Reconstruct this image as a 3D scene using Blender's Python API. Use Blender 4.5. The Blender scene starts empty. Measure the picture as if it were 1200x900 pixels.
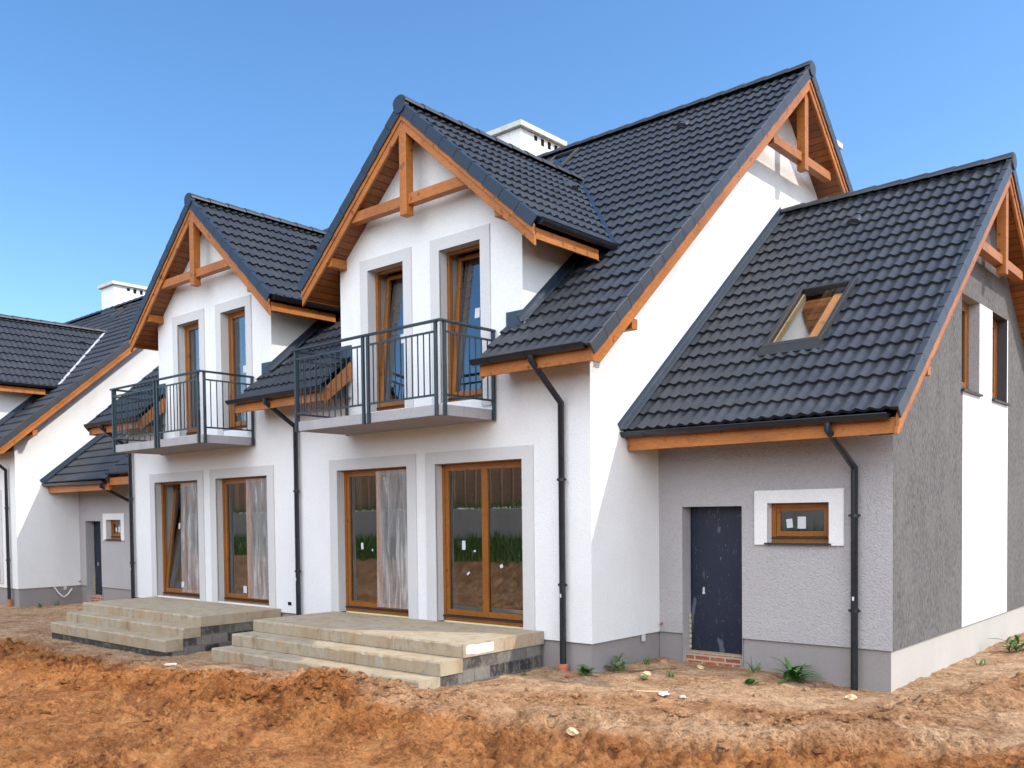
import bpy, bmesh, math, random
import numpy as np
from mathutils import Vector, Matrix
random.seed(7)
sc = bpy.context.scene
COL = sc.collection
R = math.radians
V = Vector

# ------------------------------------------------------------------ materials
class NT:
    def __init__(s, name):
        s.m = bpy.data.materials.new(name); s.m.use_nodes = True
        s.n = s.m.node_tree.nodes; s.l = s.m.node_tree.links
        s.b = s.n['Principled BSDF']; s.out = s.n['Material Output']
    def node(s, t, **k):
        n = s.n.new(t)
        for a, v in k.items():
            if a in n.inputs.keys() and not hasattr(n, a): n.inputs[a].default_value = v
            else: setattr(n, a, v)
        return n
    def coord(s, scale=(1, 1, 1)):
        tc = s.node('ShaderNodeTexCoord'); mp = s.node('ShaderNodeMapping')
        mp.inputs['Scale'].default_value = scale
        s.l.new(tc.outputs['Object'], mp.inputs['Vector']); return mp.outputs['Vector']
    def noise(s, vec, scale, detail=4, rough=.55, dist=0):
        n = s.node('ShaderNodeTexNoise'); s.l.new(vec, n.inputs['Vector'])
        n.inputs['Scale'].default_value = scale; n.inputs['Detail'].default_value = detail
        n.inputs['Roughness'].default_value = rough; n.inputs['Distortion'].default_value = dist
        return n.outputs['Fac']
    def ramp(s, fac, stops):
        r = s.node('ShaderNodeValToRGB'); s.l.new(fac, r.inputs['Fac'])
        e = r.color_ramp.elements
        while len(e) < len(stops): e.new(.5)
        for i, (p, c) in enumerate(stops):
            e[i].position = p; e[i].color = (*c, 1) if len(c) == 3 else c
        return r.outputs['Color']
    def mix(s, fac, a, b, mode='MIX'):
        x = s.node('ShaderNodeMix'); x.data_type = 'RGBA'; x.blend_type = mode
        for sock, v in ((x.inputs[0], fac), (x.inputs[6], a), (x.inputs[7], b)):
            if isinstance(v, (int, float)): sock.default_value = v
            elif isinstance(v, tuple): sock.default_value = (*v, 1)
            else: s.l.new(v, sock)
        return x.outputs[2]
    def math(s, op, a, b=None):
        x = s.node('ShaderNodeMath'); x.operation = op
        for i, v in enumerate((a, b)):
            if v is None: continue
            if isinstance(v, (int, float)): x.inputs[i].default_value = v
            else: s.l.new(v, x.inputs[i])
        return x.outputs[0]
    def bump(s, h, strength=.3, dist=.01, normal=None):
        b = s.node('ShaderNodeBump'); b.inputs['Strength'].default_value = strength
        b.inputs['Distance'].default_value = dist; s.l.new(h, b.inputs['Height'])
        if normal is not None: s.l.new(normal, b.inputs['Normal'])
        s.l.new(b.outputs['Normal'], s.b.inputs['Normal']); return b.outputs['Normal']
    def color(s, c):
        if isinstance(c, tuple): s.b.inputs['Base Color'].default_value = (*c, 1)
        else: s.l.new(c, s.b.inputs['Base Color'])
    def rough(s, r, spec=None):
        if isinstance(r, (int, float)): s.b.inputs['Roughness'].default_value = r
        else: s.l.new(r, s.b.inputs['Roughness'])
        if spec is not None: s.b.inputs['Specular IOR Level'].default_value = spec

def sep(t, vec):
    x = t.node('ShaderNodeSeparateXYZ'); t.l.new(vec, x.inputs[0]); return x.outputs

def plaster(name, c0, c1, grain=140, bump=.35, stain=None):
    t = NT(name); v = t.coord()
    big = t.noise(v, 1.1, 5, .6)
    fine = t.noise(v, grain, 3, .6)
    mid = t.noise(v, 24, 4, .6)
    col = t.mix(t.ramp(big, [(.3, (0, 0, 0)), (.7, (1, 1, 1))]), c0, c1)
    col = t.mix(t.ramp(mid, [(.45, (0, 0, 0)), (.8, (.25, .25, .25))]), col, tuple(x * .8 for x in c0))
    col = t.mix(t.ramp(fine, [(.3, (.5, .5, .5)), (.5, (0, 0, 0))]), col, tuple(x * .62 for x in c0))
    fl = t.noise(v, grain * .45, 3, .6, .6)
    col = t.mix(t.ramp(fl, [(.34, (.9, .9, .9)), (.47, (0, 0, 0))]), col, tuple(x * .78 for x in c0))
    if stain:
        vs = t.coord((1.2, 1.2, .35)); st = t.noise(vs, 1.7, 6, .65, .4)
        col = t.mix(t.ramp(st, [(.55, (0, 0, 0)), (.78, (.4, .4, .4))]), col, stain)
    t.color(col); t.rough(.92, .25); t.bump(fl, bump * 1.5, .018, t.bump(fine, bump, .008)); return t.m

M = {}
M['white_plaster'] = plaster('white_plaster', (.75, .745, .74), (.70, .695, .69), stain=(.60, .575, .54))
M['grey_plaster'] = plaster('grey_plaster', (.43, .415, .42), (.385, .37, .375), grain=95, bump=.75)
M['trim_plaster'] = plaster('trim_plaster', (.56, .55, .54), (.52, .51, .505), grain=180, bump=.15)
M['plinth_plaster'] = plaster('plinth_plaster', (.27, .25, .245), (.24, .22, .215), grain=170, bump=.2, stain=(.3, .25, .2))
M['pale_plinth'] = plaster('pale_plinth', (.45, .425, .39), (.40, .38, .35), grain=170, bump=.15, stain=(.36, .28, .2))
def rill():
    t = NT('dark_rill_plaster'); v = t.coord((1, 1, .22))
    n = t.noise(v, 62, 3, .6, .4); v2 = t.coord((1, 1, .5)); n2 = t.noise(v2, 2.2, 5, .6)
    n3 = t.noise(t.coord((1, 1, .3)), 25, 3, .6)
    col = t.mix(t.ramp(n, [(.36, (0, 0, 0)), (.56, (1, 1, 1))]), (.032, .030, .030), (.135, .127, .125))
    col = t.mix(t.ramp(n2, [(.35, (0, 0, 0)), (.75, (.5, .5, .5))]), col, (.165, .155, .15))
    col = t.mix(t.ramp(n3, [(.3, (.5, .5, .5)), (.5, (0, 0, 0))]), col, (.09, .085, .085))
    t.color(col); t.rough(.9, .3); t.bump(n, .7, .012); return t.m
M['rill'] = rill()
def tile_m():
    t = NT('roof_tile'); v = t.coord(); n = t.noise(v, 3, 5, .6); f = t.noise(v, 60, 3, .6)
    col = t.mix(n, (.021, .024, .031), (.038, .042, .050))
    mpv = t.coord((1 / .33, 1 / .28, 1 / .24)); fv = t.node('ShaderNodeVectorMath'); fv.operation = 'FLOOR'; t.l.new(mpv, fv.inputs[0])
    wn = t.node('ShaderNodeTexWhiteNoise'); wn.noise_dimensions = '3D'; t.l.new(fv.outputs[0], wn.inputs['Vector'])
    col = t.mix(t.math('MULTIPLY', wn.outputs['Value'], .45), col, (.014, .016, .022))
    du = t.noise(v, 1.1, 6, .7, .5); col = t.mix(t.ramp(du, [(.5, (0, 0, 0)), (.8, (.3, .3, .3))]), col, (.075, .072, .07))
    t.color(col); t.rough(t.ramp(f, [(.3, (.38, .38, .38)), (.7, (.54, .54, .54))]), .5)
    t.bump(f, .08, .004); return t.m
M['tile'] = tile_m()
def metal_m(name, c, rough=.35, scratch=0.0):
    t = NT(name); v = t.coord(); n = t.noise(v, 9, 5, .6)
    t.color(t.mix(n, tuple(x * .85 for x in c), tuple(x * 1.25 for x in c)))
    t.rough(t.ramp(n, [(.3, (rough - .06,) * 3), (.7, (rough + .12,) * 3)]), .5); return t.m
M['sheet'] = metal_m('flashing_sheet', (.022, .034, .055), .38)
M['gutter'] = metal_m('gutter_plastic', (.010, .013, .019), .3)
M['rail'] = metal_m('railing_paint', (.018, .028, .036), .35)
M['dormer_verge'] = metal_m('navy_verge_glaze', (.012, .022, .040), .45)
M['sill'] = metal_m('sill_sheet', (.016, .016, .018), .5)
M['white_sheet'] = metal_m('bare_valley_sheet', (.33, .34, .36), .5)
def wood(name, a, b, d, axis='auto', rough=.5, plank=0):
    t = NT(name)
    v = t.coord((1, 1, 1)); g = t.coord((3, 3, 14))
    n = t.noise(g, 2.2, 6, .6, 1.4); k = t.noise(v, 7, 3, .5); big = t.noise(v, 1.3, 2, .5)
    oi = t.node('ShaderNodeObjectInfo')
    col = t.mix(t.ramp(n, [(.3, (0, 0, 0)), (.7, (1, 1, 1))]), a, b)
    col = t.mix(t.ramp(k, [(.64, (0, 0, 0)), (.72, (.8, .8, .8))]), col, d)
    col = t.mix(t.ramp(big, [(.35, (0, 0, 0)), (.7, (.4, .4, .4))]), col, d)
    kn = t.node('ShaderNodeTexVoronoi'); kn.inputs['Scale'].default_value = 4.2; t.l.new(v, kn.inputs['Vector'])
    col = t.mix(t.ramp(kn.outputs['Distance'], [(.05, (.85, .85, .85)), (.12, (0, 0, 0))]), col, tuple(x * .55 for x in d))
    fg = t.noise(t.coord((7, 7, 30)), 3.0, 5, .7, 1.0); col = t.mix(t.ramp(fg, [(.5, (0, 0, 0)), (.68, (.45, .45, .45))]), col, d)
    if plank:
        z = sep(t, t.coord())[2]; zz = t.math('DIVIDE', z, plank)
        fr = t.math('FRACT', zz); fl = t.math('FLOOR', zz)
        wn = t.node('ShaderNodeTexWhiteNoise'); wn.noise_dimensions = '1D'; t.l.new(fl, wn.inputs['W'])
        col = t.mix(t.math('MULTIPLY', wn.outputs['Value'], .55), col, d)
        gr = t.ramp(fr, [(0, (0, 0, 0)), (.06, (0, 0, 0)), (.12, (1, 1, 1)), (1, (1, 1, 1))])
        col = t.mix(gr, tuple(x * .3 for x in d), col)
        t.bump(gr, .6, .01)
    else: t.bump(n, .12, .004)
    t.color(col); t.rough(rough, .4); return t.m
M['wood'] = wood('stained_pine', (.46, .165, .028), (.32, .10, .015), (.11, .03, .007))
M['soffit'] = wood('soffit_boards', (.33, .11, .019), (.22, .066, .012), (.09, .026, .006), plank=.085)
M['oak'] = wood('golden_oak_frame', (.30, .11, .016), (.22, .074, .011), (.12, .038, .007), rough=.32)
M['shaft_wood'] = wood('skylight_beam_wood', (.62, .27, .08), (.5, .2, .06), (.3, .1, .03))
M['pale_wood'] = wood('raw_pine', (.62, .45, .26), (.54, .36, .2), (.4, .24, .12))
M['fence_wood'] = wood('fence_panel_wood', (.5, .34, .21), (.42, .27, .16), (.26, .16, .09), plank=0)
def concrete(name, a, b, dirt, soil=None):
    t = NT(name); v = t.coord(); n = t.noise(v, 2.3, 7, .68, .3); f = t.noise(v, 55, 4, .6)
    m = t.noise(t.coord((1, 1, .3)), 5, 5, .65, .5)
    col = t.mix(t.ramp(n, [(.3, (0, 0, 0)), (.7, (1, 1, 1))]), a, b)
    col = t.mix(t.ramp(m, [(.52, (0, 0, 0)), (.72, (.8, .8, .8))]), col, dirt)
    col = t.mix(t.ramp(f, [(.33, (.5, .5, .5)), (.45, (0, 0, 0))]), col, tuple(x * .5 for x in a))
    if soil:
        sn = t.noise(v, 1.6, 7, .72, .6); col = t.mix(t.ramp(sn, [(.48, (0, 0, 0)), (.68, (.75, .75, .75))]), col, soil)
        wn = t.noise(t.coord((1, 1, .5)), 9, 5, .7, .4); col = t.mix(t.ramp(wn, [(.56, (0, 0, 0)), (.7, (.55, .55, .55))]), col, tuple(x * .45 for x in a))
    t.color(col); t.rough(.9, .3); t.bump(f, .3, .008); return t.m
M['concrete'] = concrete('terrace_concrete', (.39, .325, .235), (.32, .26, .18), (.19, .12, .06), (.34, .215, .115))
M['slab'] = concrete('balcony_slab_concrete', (.34, .33, .335), (.30, .29, .295), (.25, .24, .245))
M['cap'] = concrete('chimney_cap_concrete', (.55, .54, .50), (.47, .46, .42), (.35, .34, .31))
M['wall_concrete'] = concrete('retaining_concrete', (.42, .41, .38), (.36, .35, .32), (.26, .25, .22))
def block_m():
    t = NT('tarred_blocks'); v = t.coord()
    x, y, z = sep(t, v)
    cb = t.node('ShaderNodeCombineXYZ'); t.l.new(y, cb.inputs[0]); t.l.new(z, cb.inputs[1])
    br = t.node('ShaderNodeTexBrick'); t.l.new(cb.outputs[0], br.inputs['Vector'])
    br.inputs['Scale'].default_value = 1; br.inputs['Brick Width'].default_value = .30; br.inputs['Row Height'].default_value = .17
    br.inputs['Mortar Size'].default_value = .012
    br.inputs['Color1'].default_value = (.018, .018, .02, 1); br.inputs['Color2'].default_value = (.20, .185, .16, 1); br.inputs['Bias'].default_value = -.15
    br.inputs['Mortar'].default_value = (.10, .09, .08, 1); br.inputs['Mortar Smooth'].default_value = .6
    n = t.noise(t.coord((1, 1.3, 1)), 8, 8, .8, .2); n2 = t.noise(v, 40, 4, .6)
    col = t.mix(t.ramp(n, [(.48, (0, 0, 0)), (.75, (.8, .8, .8))]), br.outputs['Color'], (.26, .235, .2))
    col = t.mix(t.ramp(n2, [(.5, (0, 0, 0)), (.7, (.4, .4, .4))]), col, (.12, .1, .08))
    t.color(col); t.rough(.8, .3); t.bump(br.outputs['Fac'], -.5, .01); return t.m
M['blocks'] = block_m()
def brick_m():
    t = NT('red_brick'); v = t.coord(); x, y, z = sep(t, v)
    cb = t.node('ShaderNodeCombineXYZ'); t.l.new(t.math('ADD', x, y), cb.inputs[0]); t.l.new(z, cb.inputs[1])
    br = t.node('ShaderNodeTexBrick'); t.l.new(cb.outputs[0], br.inputs['Vector'])
    br.inputs['Scale'].default_value = 1; br.inputs['Brick Width'].default_value = .24; br.inputs['Row Height'].default_value = .075
    br.inputs['Mortar Size'].default_value = .012
    br.inputs['Color1'].default_value = (.33, .09, .035, 1); br.inputs['Color2'].default_value = (.22, .06, .03, 1)
    br.inputs['Mortar'].default_value = (.35, .3, .25, 1)
    n = t.noise(v, 18, 5, .65)
    t.color(t.mix(t.ramp(n, [(.5, (0, 0, 0)), (.75, (.6, .6, .6))]), br.outputs['Color'], (.4, .3, .22)))
    t.rough(.9, .2); t.bump(br.outputs['Fac'], -.6, .01); return t.m
M['brick'] = brick_m()
def door_m():
    t = NT('scuffed_navy_steel'); v = t.coord((1, 1, .35)); n = t.noise(v, 5.5, 3, .5, .3)
    s = t.noise(t.coord((1, 1, .16)), 38, 4, .7, 2.2); big = t.noise(t.coord(), 1.4, 4, .6)
    col = t.mix(big, (.007, .011, .026), (.012, .017, .036))
    col = t.mix(t.ramp(n, [(.62, (0, 0, 0)), (.67, (.6, .6, .6))]), col, (.12, .125, .16))
    col = t.mix(t.ramp(s, [(.63, (0, 0, 0)), (.70, (.7, .7, .7))]), col, (.3, .3, .36))
    t.color(col); t.rough(.42, .4); return t.m
M['door'] = door_m()
def simple(name, c, rough=.6, spec=.4):
    t = NT(name); v = t.coord(); n = t.noise(v, 12, 4, .6)
    t.color(t.mix(n, tuple(x * .85 for x in c), tuple(min(1, x * 1.12) for x in c))); t.rough(rough, spec); return t.m
M['paper'] = simple('sticker_paper', (.52, .54, .56))
M['dark'] = simple('dark_void', (.012, .011, .011), .9, .1)
M['clay'] = simple('clay_pipe', (.42, .15, .08), .8)
M['reveal_dark'] = simple('dark_reveal_tone', (.05, .043, .05), .8)  # darker tone for the reveal of the second gable window
M['room'] = simple('room_plaster', (.42, .41, .40), .9)
M['shaft_white'] = simple('shaft_white', (.82, .80, .76), .9)
M['floor'] = simple('room_floor', (.25, .23, .2), .8)
M['foam'] = simple('mounting_foam', (.62, .55, .3), .9)
M['handle'] = simple('brass_handle', (.55, .33, .05), .3)
M['cable'] = simple('white_cable', (.7, .68, .65), .5)
def stone_m(name, a, b):
    t = NT(name); v = t.coord(); n = t.noise(v, 14, 6, .65)
    t.color(t.mix(n, a, b)); t.rough(.95, .15); t.bump(n, .5, .02); return t.m
M['stone'] = stone_m('yellowish_stone', (.52, .36, .19), (.64, .48, .30))
M['rubble'] = stone_m('plaster_rubble', (.5, .46, .42), (.7, .67, .62))
M['brickbit'] = stone_m('brick_fragment', (.36, .12, .06), (.28, .09, .05))
def glass_m(name, ior, tint):
    t = NT(name); t.n.remove(t.b)
    tr = t.node('ShaderNodeBsdfTransparent'); tr.inputs['Color'].default_value = (*tint, 1)
    gl = t.node('ShaderNodeBsdfGlossy'); gl.inputs['Roughness'].default_value = .012; gl.inputs['Color'].default_value = (.93, .97, 1, 1)
    fr = t.node('ShaderNodeFresnel'); fr.inputs['IOR'].default_value = ior
    n = t.noise(t.coord(), 1.4, 1, .4)
    b = t.node('ShaderNodeBump'); b.inputs['Strength'].default_value = .03; b.inputs['Distance'].default_value = .02
    t.l.new(n, b.inputs['Height']); t.l.new(b.outputs[0], gl.inputs['Normal'])
    mx = t.node('ShaderNodeMixShader'); t.l.new(fr.outputs[0], mx.inputs[0]); t.l.new(tr.outputs[0], mx.inputs[1]); t.l.new(gl.outputs[0], mx.inputs[2])
    t.l.new(mx.outputs[0], t.out.inputs['Surface']); return t.m
M['glass'] = glass_m('window_glass', 3.0, (.62, .68, .66))
M['sky_glass'] = glass_m('skylight_glass', 1.2, (.93, .95, .94))
def film_m():
    t = NT('plastic_film'); t.n.remove(t.b)
    v = t.coord((1, 1, .10)); n = t.noise(v, 11, 4, .55, .9)
    tr = t.node('ShaderNodeBsdfTransparent')
    df = t.node('ShaderNodeBsdfDiffuse'); df.inputs['Color'].default_value = (.74, .72, .74, 1)
    gl = t.node('ShaderNodeBsdfGlossy'); gl.inputs['Roughness'].default_value = .22
    m1 = t.node('ShaderNodeMixShader'); m1.inputs[0].default_value = .3
    t.l.new(df.outputs[0], m1.inputs[1]); t.l.new(gl.outputs[0], m1.inputs[2])
    fac = t.ramp(n, [(.3, (.15, .15, .15)), (.55, (.33, .33, .33)), (.74, (.7, .7, .7))])
    mx = t.node('ShaderNodeMixShader'); t.l.new(fac, mx.inputs[0]); t.l.new(tr.outputs[0], mx.inputs[1]); t.l.new(m1.outputs[0], mx.inputs[2])
    t.l.new(mx.outputs[0], t.out.inputs['Surface']); return t.m
M['film'] = film_m()
def leaf_m(name, a, b):
    t = NT(name); v = t.coord(); n = t.noise(v, 20, 3, .5)
    t.color(t.mix(n, a, b)); t.rough(.5, .4)
    t.b.inputs['Subsurface Weight'].default_value = .0; return t.m
M['leaf'] = leaf_m('weed_leaf', (.035, .10, .016), (.075, .17, .03))
M['grass'] = leaf_m('bank_grass', (.05, .10, .02), (.10, .16, .035))

# ------------------------------------------------------------------ mesh builder
class MB:
    def __init__(s): s.v = []; s.f = []
    def add(s, vs, fs):
        o = len(s.v); s.v += [tuple(p) for p in vs]; s.f += [tuple(i + o for i in f) for f in fs]; return s
    def hexa(s, p):   # 8 points: bottom 4 ccw, top 4 ccw
        return s.add(p, [(3, 2, 1, 0), (4, 5, 6, 7), (0, 1, 5, 4), (1, 2, 6, 5), (2, 3, 7, 6), (3, 0, 4, 7)])
    def box(s, x0, x1, y0, y1, z0, z1):
        return s.hexa([(x0, y0, z0), (x1, y0, z0), (x1, y1, z0), (x0, y1, z0), (x0, y0, z1), (x1, y0, z1), (x1, y1, z1), (x0, y1, z1)])
    def obox(s, c, a, b, d):  # centre and three half-vectors
        c, a, b, d = V(c), V(a), V(b), V(d)
        return s.hexa([c - a - b - d, c + a - b - d, c + a + b - d, c - a + b - d, c - a - b + d, c + a - b + d, c + a + b + d, c - a + b + d])
    def beam(s, p, q, w, h, up=(0, 0, 1)):
        p, q = V(p), V(q); t = (q - p).normalized(); side = t.cross(V(up)).normalized(); u = side.cross(t).normalized()
        return s.obox((p + q) / 2, (q - p) / 2, side * w / 2, u * h / 2)
    def tube(s, pts, r, n=10, cap=True):
        pts = [V(p) for p in pts]; rings = []
        rs = r if isinstance(r, (list, tuple)) else [r] * len(pts)
        prev = None
        for i, p in enumerate(pts):
            t = (pts[min(i + 1, len(pts) - 1)] - pts[max(i - 1, 0)]).normalized()
            if 0 < i < len(pts) - 1:
                t = ((pts[i + 1] - p).normalized() + (p - pts[i - 1]).normalized()).normalized()
            a = prev if prev is not None else (V((1, 0, 0)) if abs(t.x) < .8 else V((0, 1, 0)))
            a = (a - t * a.dot(t)).normalized(); b = t.cross(a); prev = a
            rings.append([p + (a * math.cos(2 * math.pi * k / n) + b * math.sin(2 * math.pi * k / n)) * rs[i] for k in range(n)])
        vs = [q for r_ in rings for q in r_]; fs = []
        for i in range(len(rings) - 1):
            for k in range(n):
                k2 = (k + 1) % n; fs.append((i * n + k, i * n + k2, (i + 1) * n + k2, (i + 1) * n + k))
        if cap: fs.append(tuple(range(n - 1, -1, -1))); fs.append(tuple((len(rings) - 1) * n + k for k in range(n)))
        return s.add(vs, fs)
    def poly(s, pts): return s.add(pts, [tuple(range(len(pts)))])
    def mesh(s, name, origin, mats, smooth):
        me = bpy.data.meshes.new(name)
        me.from_pydata([(x - origin[0], y - origin[1], z - origin[2]) for x, y, z in s.v], [], s.f)
        for m in mats: me.materials.append(m)
        me.validate()
        if smooth: me.polygons.foreach_set('use_smooth', [True] * len(me.polygons))
        return me

def root_of(o):
    while o.parent: o = o.parent
    return o
def part(name, mb, m, parent=None, smooth=False, bevel=0, label=None, origin=None, fix=True):
    """parts share the origin of the thing that carries them"""
    org = tuple(root_of(parent).location) if parent else (origin or (0, 0, 0))
    me = mb.mesh(name, org, [M[m] if isinstance(m, str) else m], smooth)
    if fix:
        bm = bmesh.new(); bm.from_mesh(me); bmesh.ops.recalc_face_normals(bm, faces=bm.faces); bm.to_mesh(me); bm.free()
    o = bpy.data.objects.new(name, me); COL.objects.link(o)
    if parent: o.parent = parent
    else: o.location = org
    if bevel:
        bv = o.modifiers.new('bevel', 'BEVEL'); bv.width = bevel; bv.segments = 2; bv.limit_method = 'ANGLE'; bv.angle_limit = R(40)
    if label: o['label'] = label
    return o
def smooth_angle(o, deg=35):
    me = o.data; bm = bmesh.new(); bm.from_mesh(me)
    for f in bm.faces: f.smooth = True
    for e in bm.edges:
        if len(e.link_faces) == 2 and e.calc_face_angle(0) > R(deg): e.smooth = False
    bm.to_mesh(me); bm.free(); return o
def thing(name, loc, label, cat, group=None, kind=None):
    o = bpy.data.objects.new(name, None); COL.objects.link(o); o.location = loc; o.empty_display_size = .3
    return tag(o, label, cat, group, kind)
def tag(o, label=None, cat=None, group=None, kind=None):
    if label: o['label'] = label
    if cat: o['category'] = cat
    if group: o['group'] = group
    if kind: o['kind'] = kind
    return o
def copy_tree(o, parent=None):
    c = o.copy(); COL.objects.link(c)
    if parent: c.parent = parent
    for ch in list(o.children): copy_tree(ch, c)
    return c

# ------------------------------------------------------------------ house dimensions (m)
RY = 5.95                       # ridge line
TA, TM = 9.42, .855             # main roof tile plane: z = TA - TM*|RY-y|
def ztile(y): return TA - TM * abs(RY - y)
SOFF = .34                      # soffit below tile plane
OV = .53                        # verge overhang of the main gable
XL, XR = -12.7, 0.0
D = 2 * RY
EAVE_Y = -.68
DORM = [dict(x0=-5.153, x1=-1.144, c=-3.165), dict(x0=-11.28, x1=-7.165, c=-9.222)]
DA, DM, DOV = 7.88, .885, .40   # dormer tile apex, slope, front overhang
DSO = .28
WX, WY = 3.32, 1.706            # wing width, set-back
WA, WM, WOV = 6.99, .81, .36
def wtile(y): return WA - WM * abs(RY - y)
W_EAVE = .80
PZ = -.065                      # top of plinth

def wall_grid(mb, xs, zs, holes, P):
    lo, hi = zs[0], zs[-1]; holes = [(a, b, max(c, lo), min(d, hi)) for a, b, c, d in holes if c < hi and d > lo]
    xs = sorted(set(xs + [h[0] for h in holes] + [h[1] for h in holes])); zs = sorted(set(zs + [h[2] for h in holes] + [h[3] for h in holes]))
    for i in range(len(xs) - 1):
        for j in range(len(zs) - 1):
            cx, cz = (xs[i] + xs[i + 1]) / 2, (zs[j] + zs[j + 1]) / 2
            if any(h[0] < cx < h[1] and h[2] < cz < h[3] for h in holes): continue
            mb.poly([P(xs[i], zs[j]), P(xs[i + 1], zs[j]), P(xs[i + 1], zs[j + 1]), P(xs[i], zs[j + 1])])

def clip(mb, planes):
    me = mb.mesh('tmp', (0, 0, 0), [], False); bm = bmesh.new(); bm.from_mesh(me)
    for co, no in planes:
        bmesh.ops.bisect_plane(bm, geom=bm.verts[:] + bm.edges[:] + bm.faces[:], plane_co=co, plane_no=no, clear_outer=True)
    bm.verts.ensure_lookup_table(); bm.verts.index_update()
    out = MB(); out.v = [tuple(v.co) for v in bm.verts]; out.f = [tuple(v.index for v in f.verts) for f in bm.faces]
    bm.free(); bpy.data.meshes.remove(me); return out

# --------------------------- tiles: waves across, steps up the slope
CO, WAVE = .365, .165
def tiles(P0, U, S, N, u0, u1, L, planes=(), hole=None, fine=6, seed=0):
    rnd = random.Random(seed)
    P0, U, S, N = V(P0), V(U), V(S), V(N)
    k0, k1 = math.floor(u0 / WAVE * fine), math.ceil(u1 / WAVE * fine)
    us = [u0] + [k * WAVE / fine for k in range(k0 + 1, k1) if u0 + .004 < k * WAVE / fine < u1 - .004] + [u1]
    def wave(u, k):
        s = (u / WAVE) % 1.0
        return .034 * (.5 - .5 * math.cos(2 * math.pi * s)) ** 1.25
    mb = MB(); nc = math.ceil(L / CO); n = len(us); rows = []
    for k in range(nc):
        va, vb = k * CO, min((k + 1) * CO, L)
        jit = {int(u // (2 * WAVE)): (rnd.uniform(-.003, .003), rnd.uniform(-.004, .004)) for u in us}
        fr = (vb - va) / CO
        r0, r1, r2 = [], [], []
        for u in us:
            jh, jv = jit[int(u // (2 * WAVE))]; w = wave(u, k)
            r0.append(P0 + U * u + S * (va - .004) + N * (w * .75 - .004))
            r1.append(P0 + U * u + S * (va - .014 + jv) + N * (w + .040 + jh))
            r2.append(P0 + U * u + S * vb + N * (w + .040 * (1 - fr) + jh * .5))
        rows += [r0, r1, r2]
    for r_ in rows: mb.v += [tuple(p) for p in r_]
    for i in range(len(rows) - 1):
        if i % 3 == 2: continue
        for j in range(n - 1):
            a = i * n + j; mb.f.append((a, a + 1, a + n + 1, a + n))
    if planes: mb = clip(mb, planes)
    if hole:
        # drop the faces inside a rectangle of the slope
        def inside(f):
            c = sum((V(mb.v[i]) for i in f), V((0, 0, 0))) / len(f) - P0
            return hole[0] < c.dot(U) < hole[1] and hole[2] < c.dot(S) < hole[3]
        mb.f = [f for f in mb.f if not inside(f)]
    return mb
def merge(*mbs):
    o = MB()
    for m in mbs: o.add(m.v, m.f)
    return o

def ridge_caps(mb, p, q, r=.115, seg=.42, rise=.02):
    p, q = V(p), V(q); d = (q - p); L = d.length; d.normalize(); n = max(1, round(L / seg))
    side = d.cross(V((0, 0, 1))).normalized(); up = V((0, 0, 1))
    for i in range(n):
        a = p + d * (L * i / n); b = p + d * (L * (i + 1) / n + .03)
        for (c0, c1, r0, r1) in ((a, b, r + rise, r),):
            K = 9; vs = []
            for c, rr in ((c0, r0), (c1, r1)):
                vs += [c + side * math.cos(math.pi * k / K) * rr * 1.08 + up * (math.sin(math.pi * k / K) * rr * .85 - .045) for k in range(K + 1)]
            fs = [(k, k + 1, K + 2 + k, K + 1 + k) for k in range(K)]
            fs += [tuple(range(K + 1))[::-1], tuple(K + 1 + k for k in range(K + 1))]
            mb.add(vs, fs)
    return mb
def verge(mb, p, q, out, N, drop=.165, cover=.06, seg=CO):
    """L-shaped verge tiles from eave p up to ridge q; out = outward horizontal, N = slope normal"""
    p, q, out, N = V(p), V(q), V(out), V(N); s = q - p; L = s.length; s.normalize(); n = round(L / seg)
    for i in range(n):
        a = L * i / n - .02; b = L * (i + 1) / n
        c = p + s * ((a + b) / 2)
        t = (s * (b - a) + N * -.014).normalized(); nn = N
        mb.obox(c + N * .055 - out * cover / 2, t * (b - a) / 2, out * cover / 2, nn * .013)
        mb.obox(c - N * (drop / 2 - .066) + out * .006, t * (b - a) / 2, out * .013, nn * drop / 2)
    return mb
def gutter_mb(p, q, out, r=.07):
    p, q, out = V(p), V(q), V(out); K = 8; mb = MB(); vs = []
    up = V((0, 0, 1))
    for c in (p, q):
        for rr in (r, r - .008):
            vs += [c + out * math.cos(math.pi + math.pi * k / K) * rr + up * math.sin(math.pi + math.pi * k / K) * rr for k in range(K + 1)]
    n = K + 1; fs = []
    for k in range(K):
        fs += [(k, k + 1, 2 * n + k + 1, 2 * n + k), (n + k + 1, n + k, 3 * n + k, 3 * n + k + 1)]
    fs += [(0, n, 3 * n, 2 * n), (K, 2 * n + K, 3 * n + K, n + K)]
    mb.add(vs, fs)
    for c in (p, q):   # end stops
        mb.poly([c + out * math.cos(math.pi + math.pi * k / K) * r + up * math.sin(math.pi + math.pi * k / K) * r for k in range(n)])
    d = (q - p).normalized()
    for e in (-1, 1):  # rolled rim
        mb.tube([p + out * e * r, q + out * e * r], .011, 6)
    L = (q - p).length; m = max(2, int(L / .6))
    for i in range(m):  # brackets
        c = p + d * (L * (i + .5) / m)
        vs = []
        for w in (-.014, .014):
            vs += [c + d * w + out * math.cos(math.pi + math.pi * k / K) * (r + .006) + up * math.sin(math.pi + math.pi * k / K) * (r + .006) for k in range(n)]
        mb.add(vs, [(k, k + 1, n + k + 1, n + k) for k in range(K)])
    return mb
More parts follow.
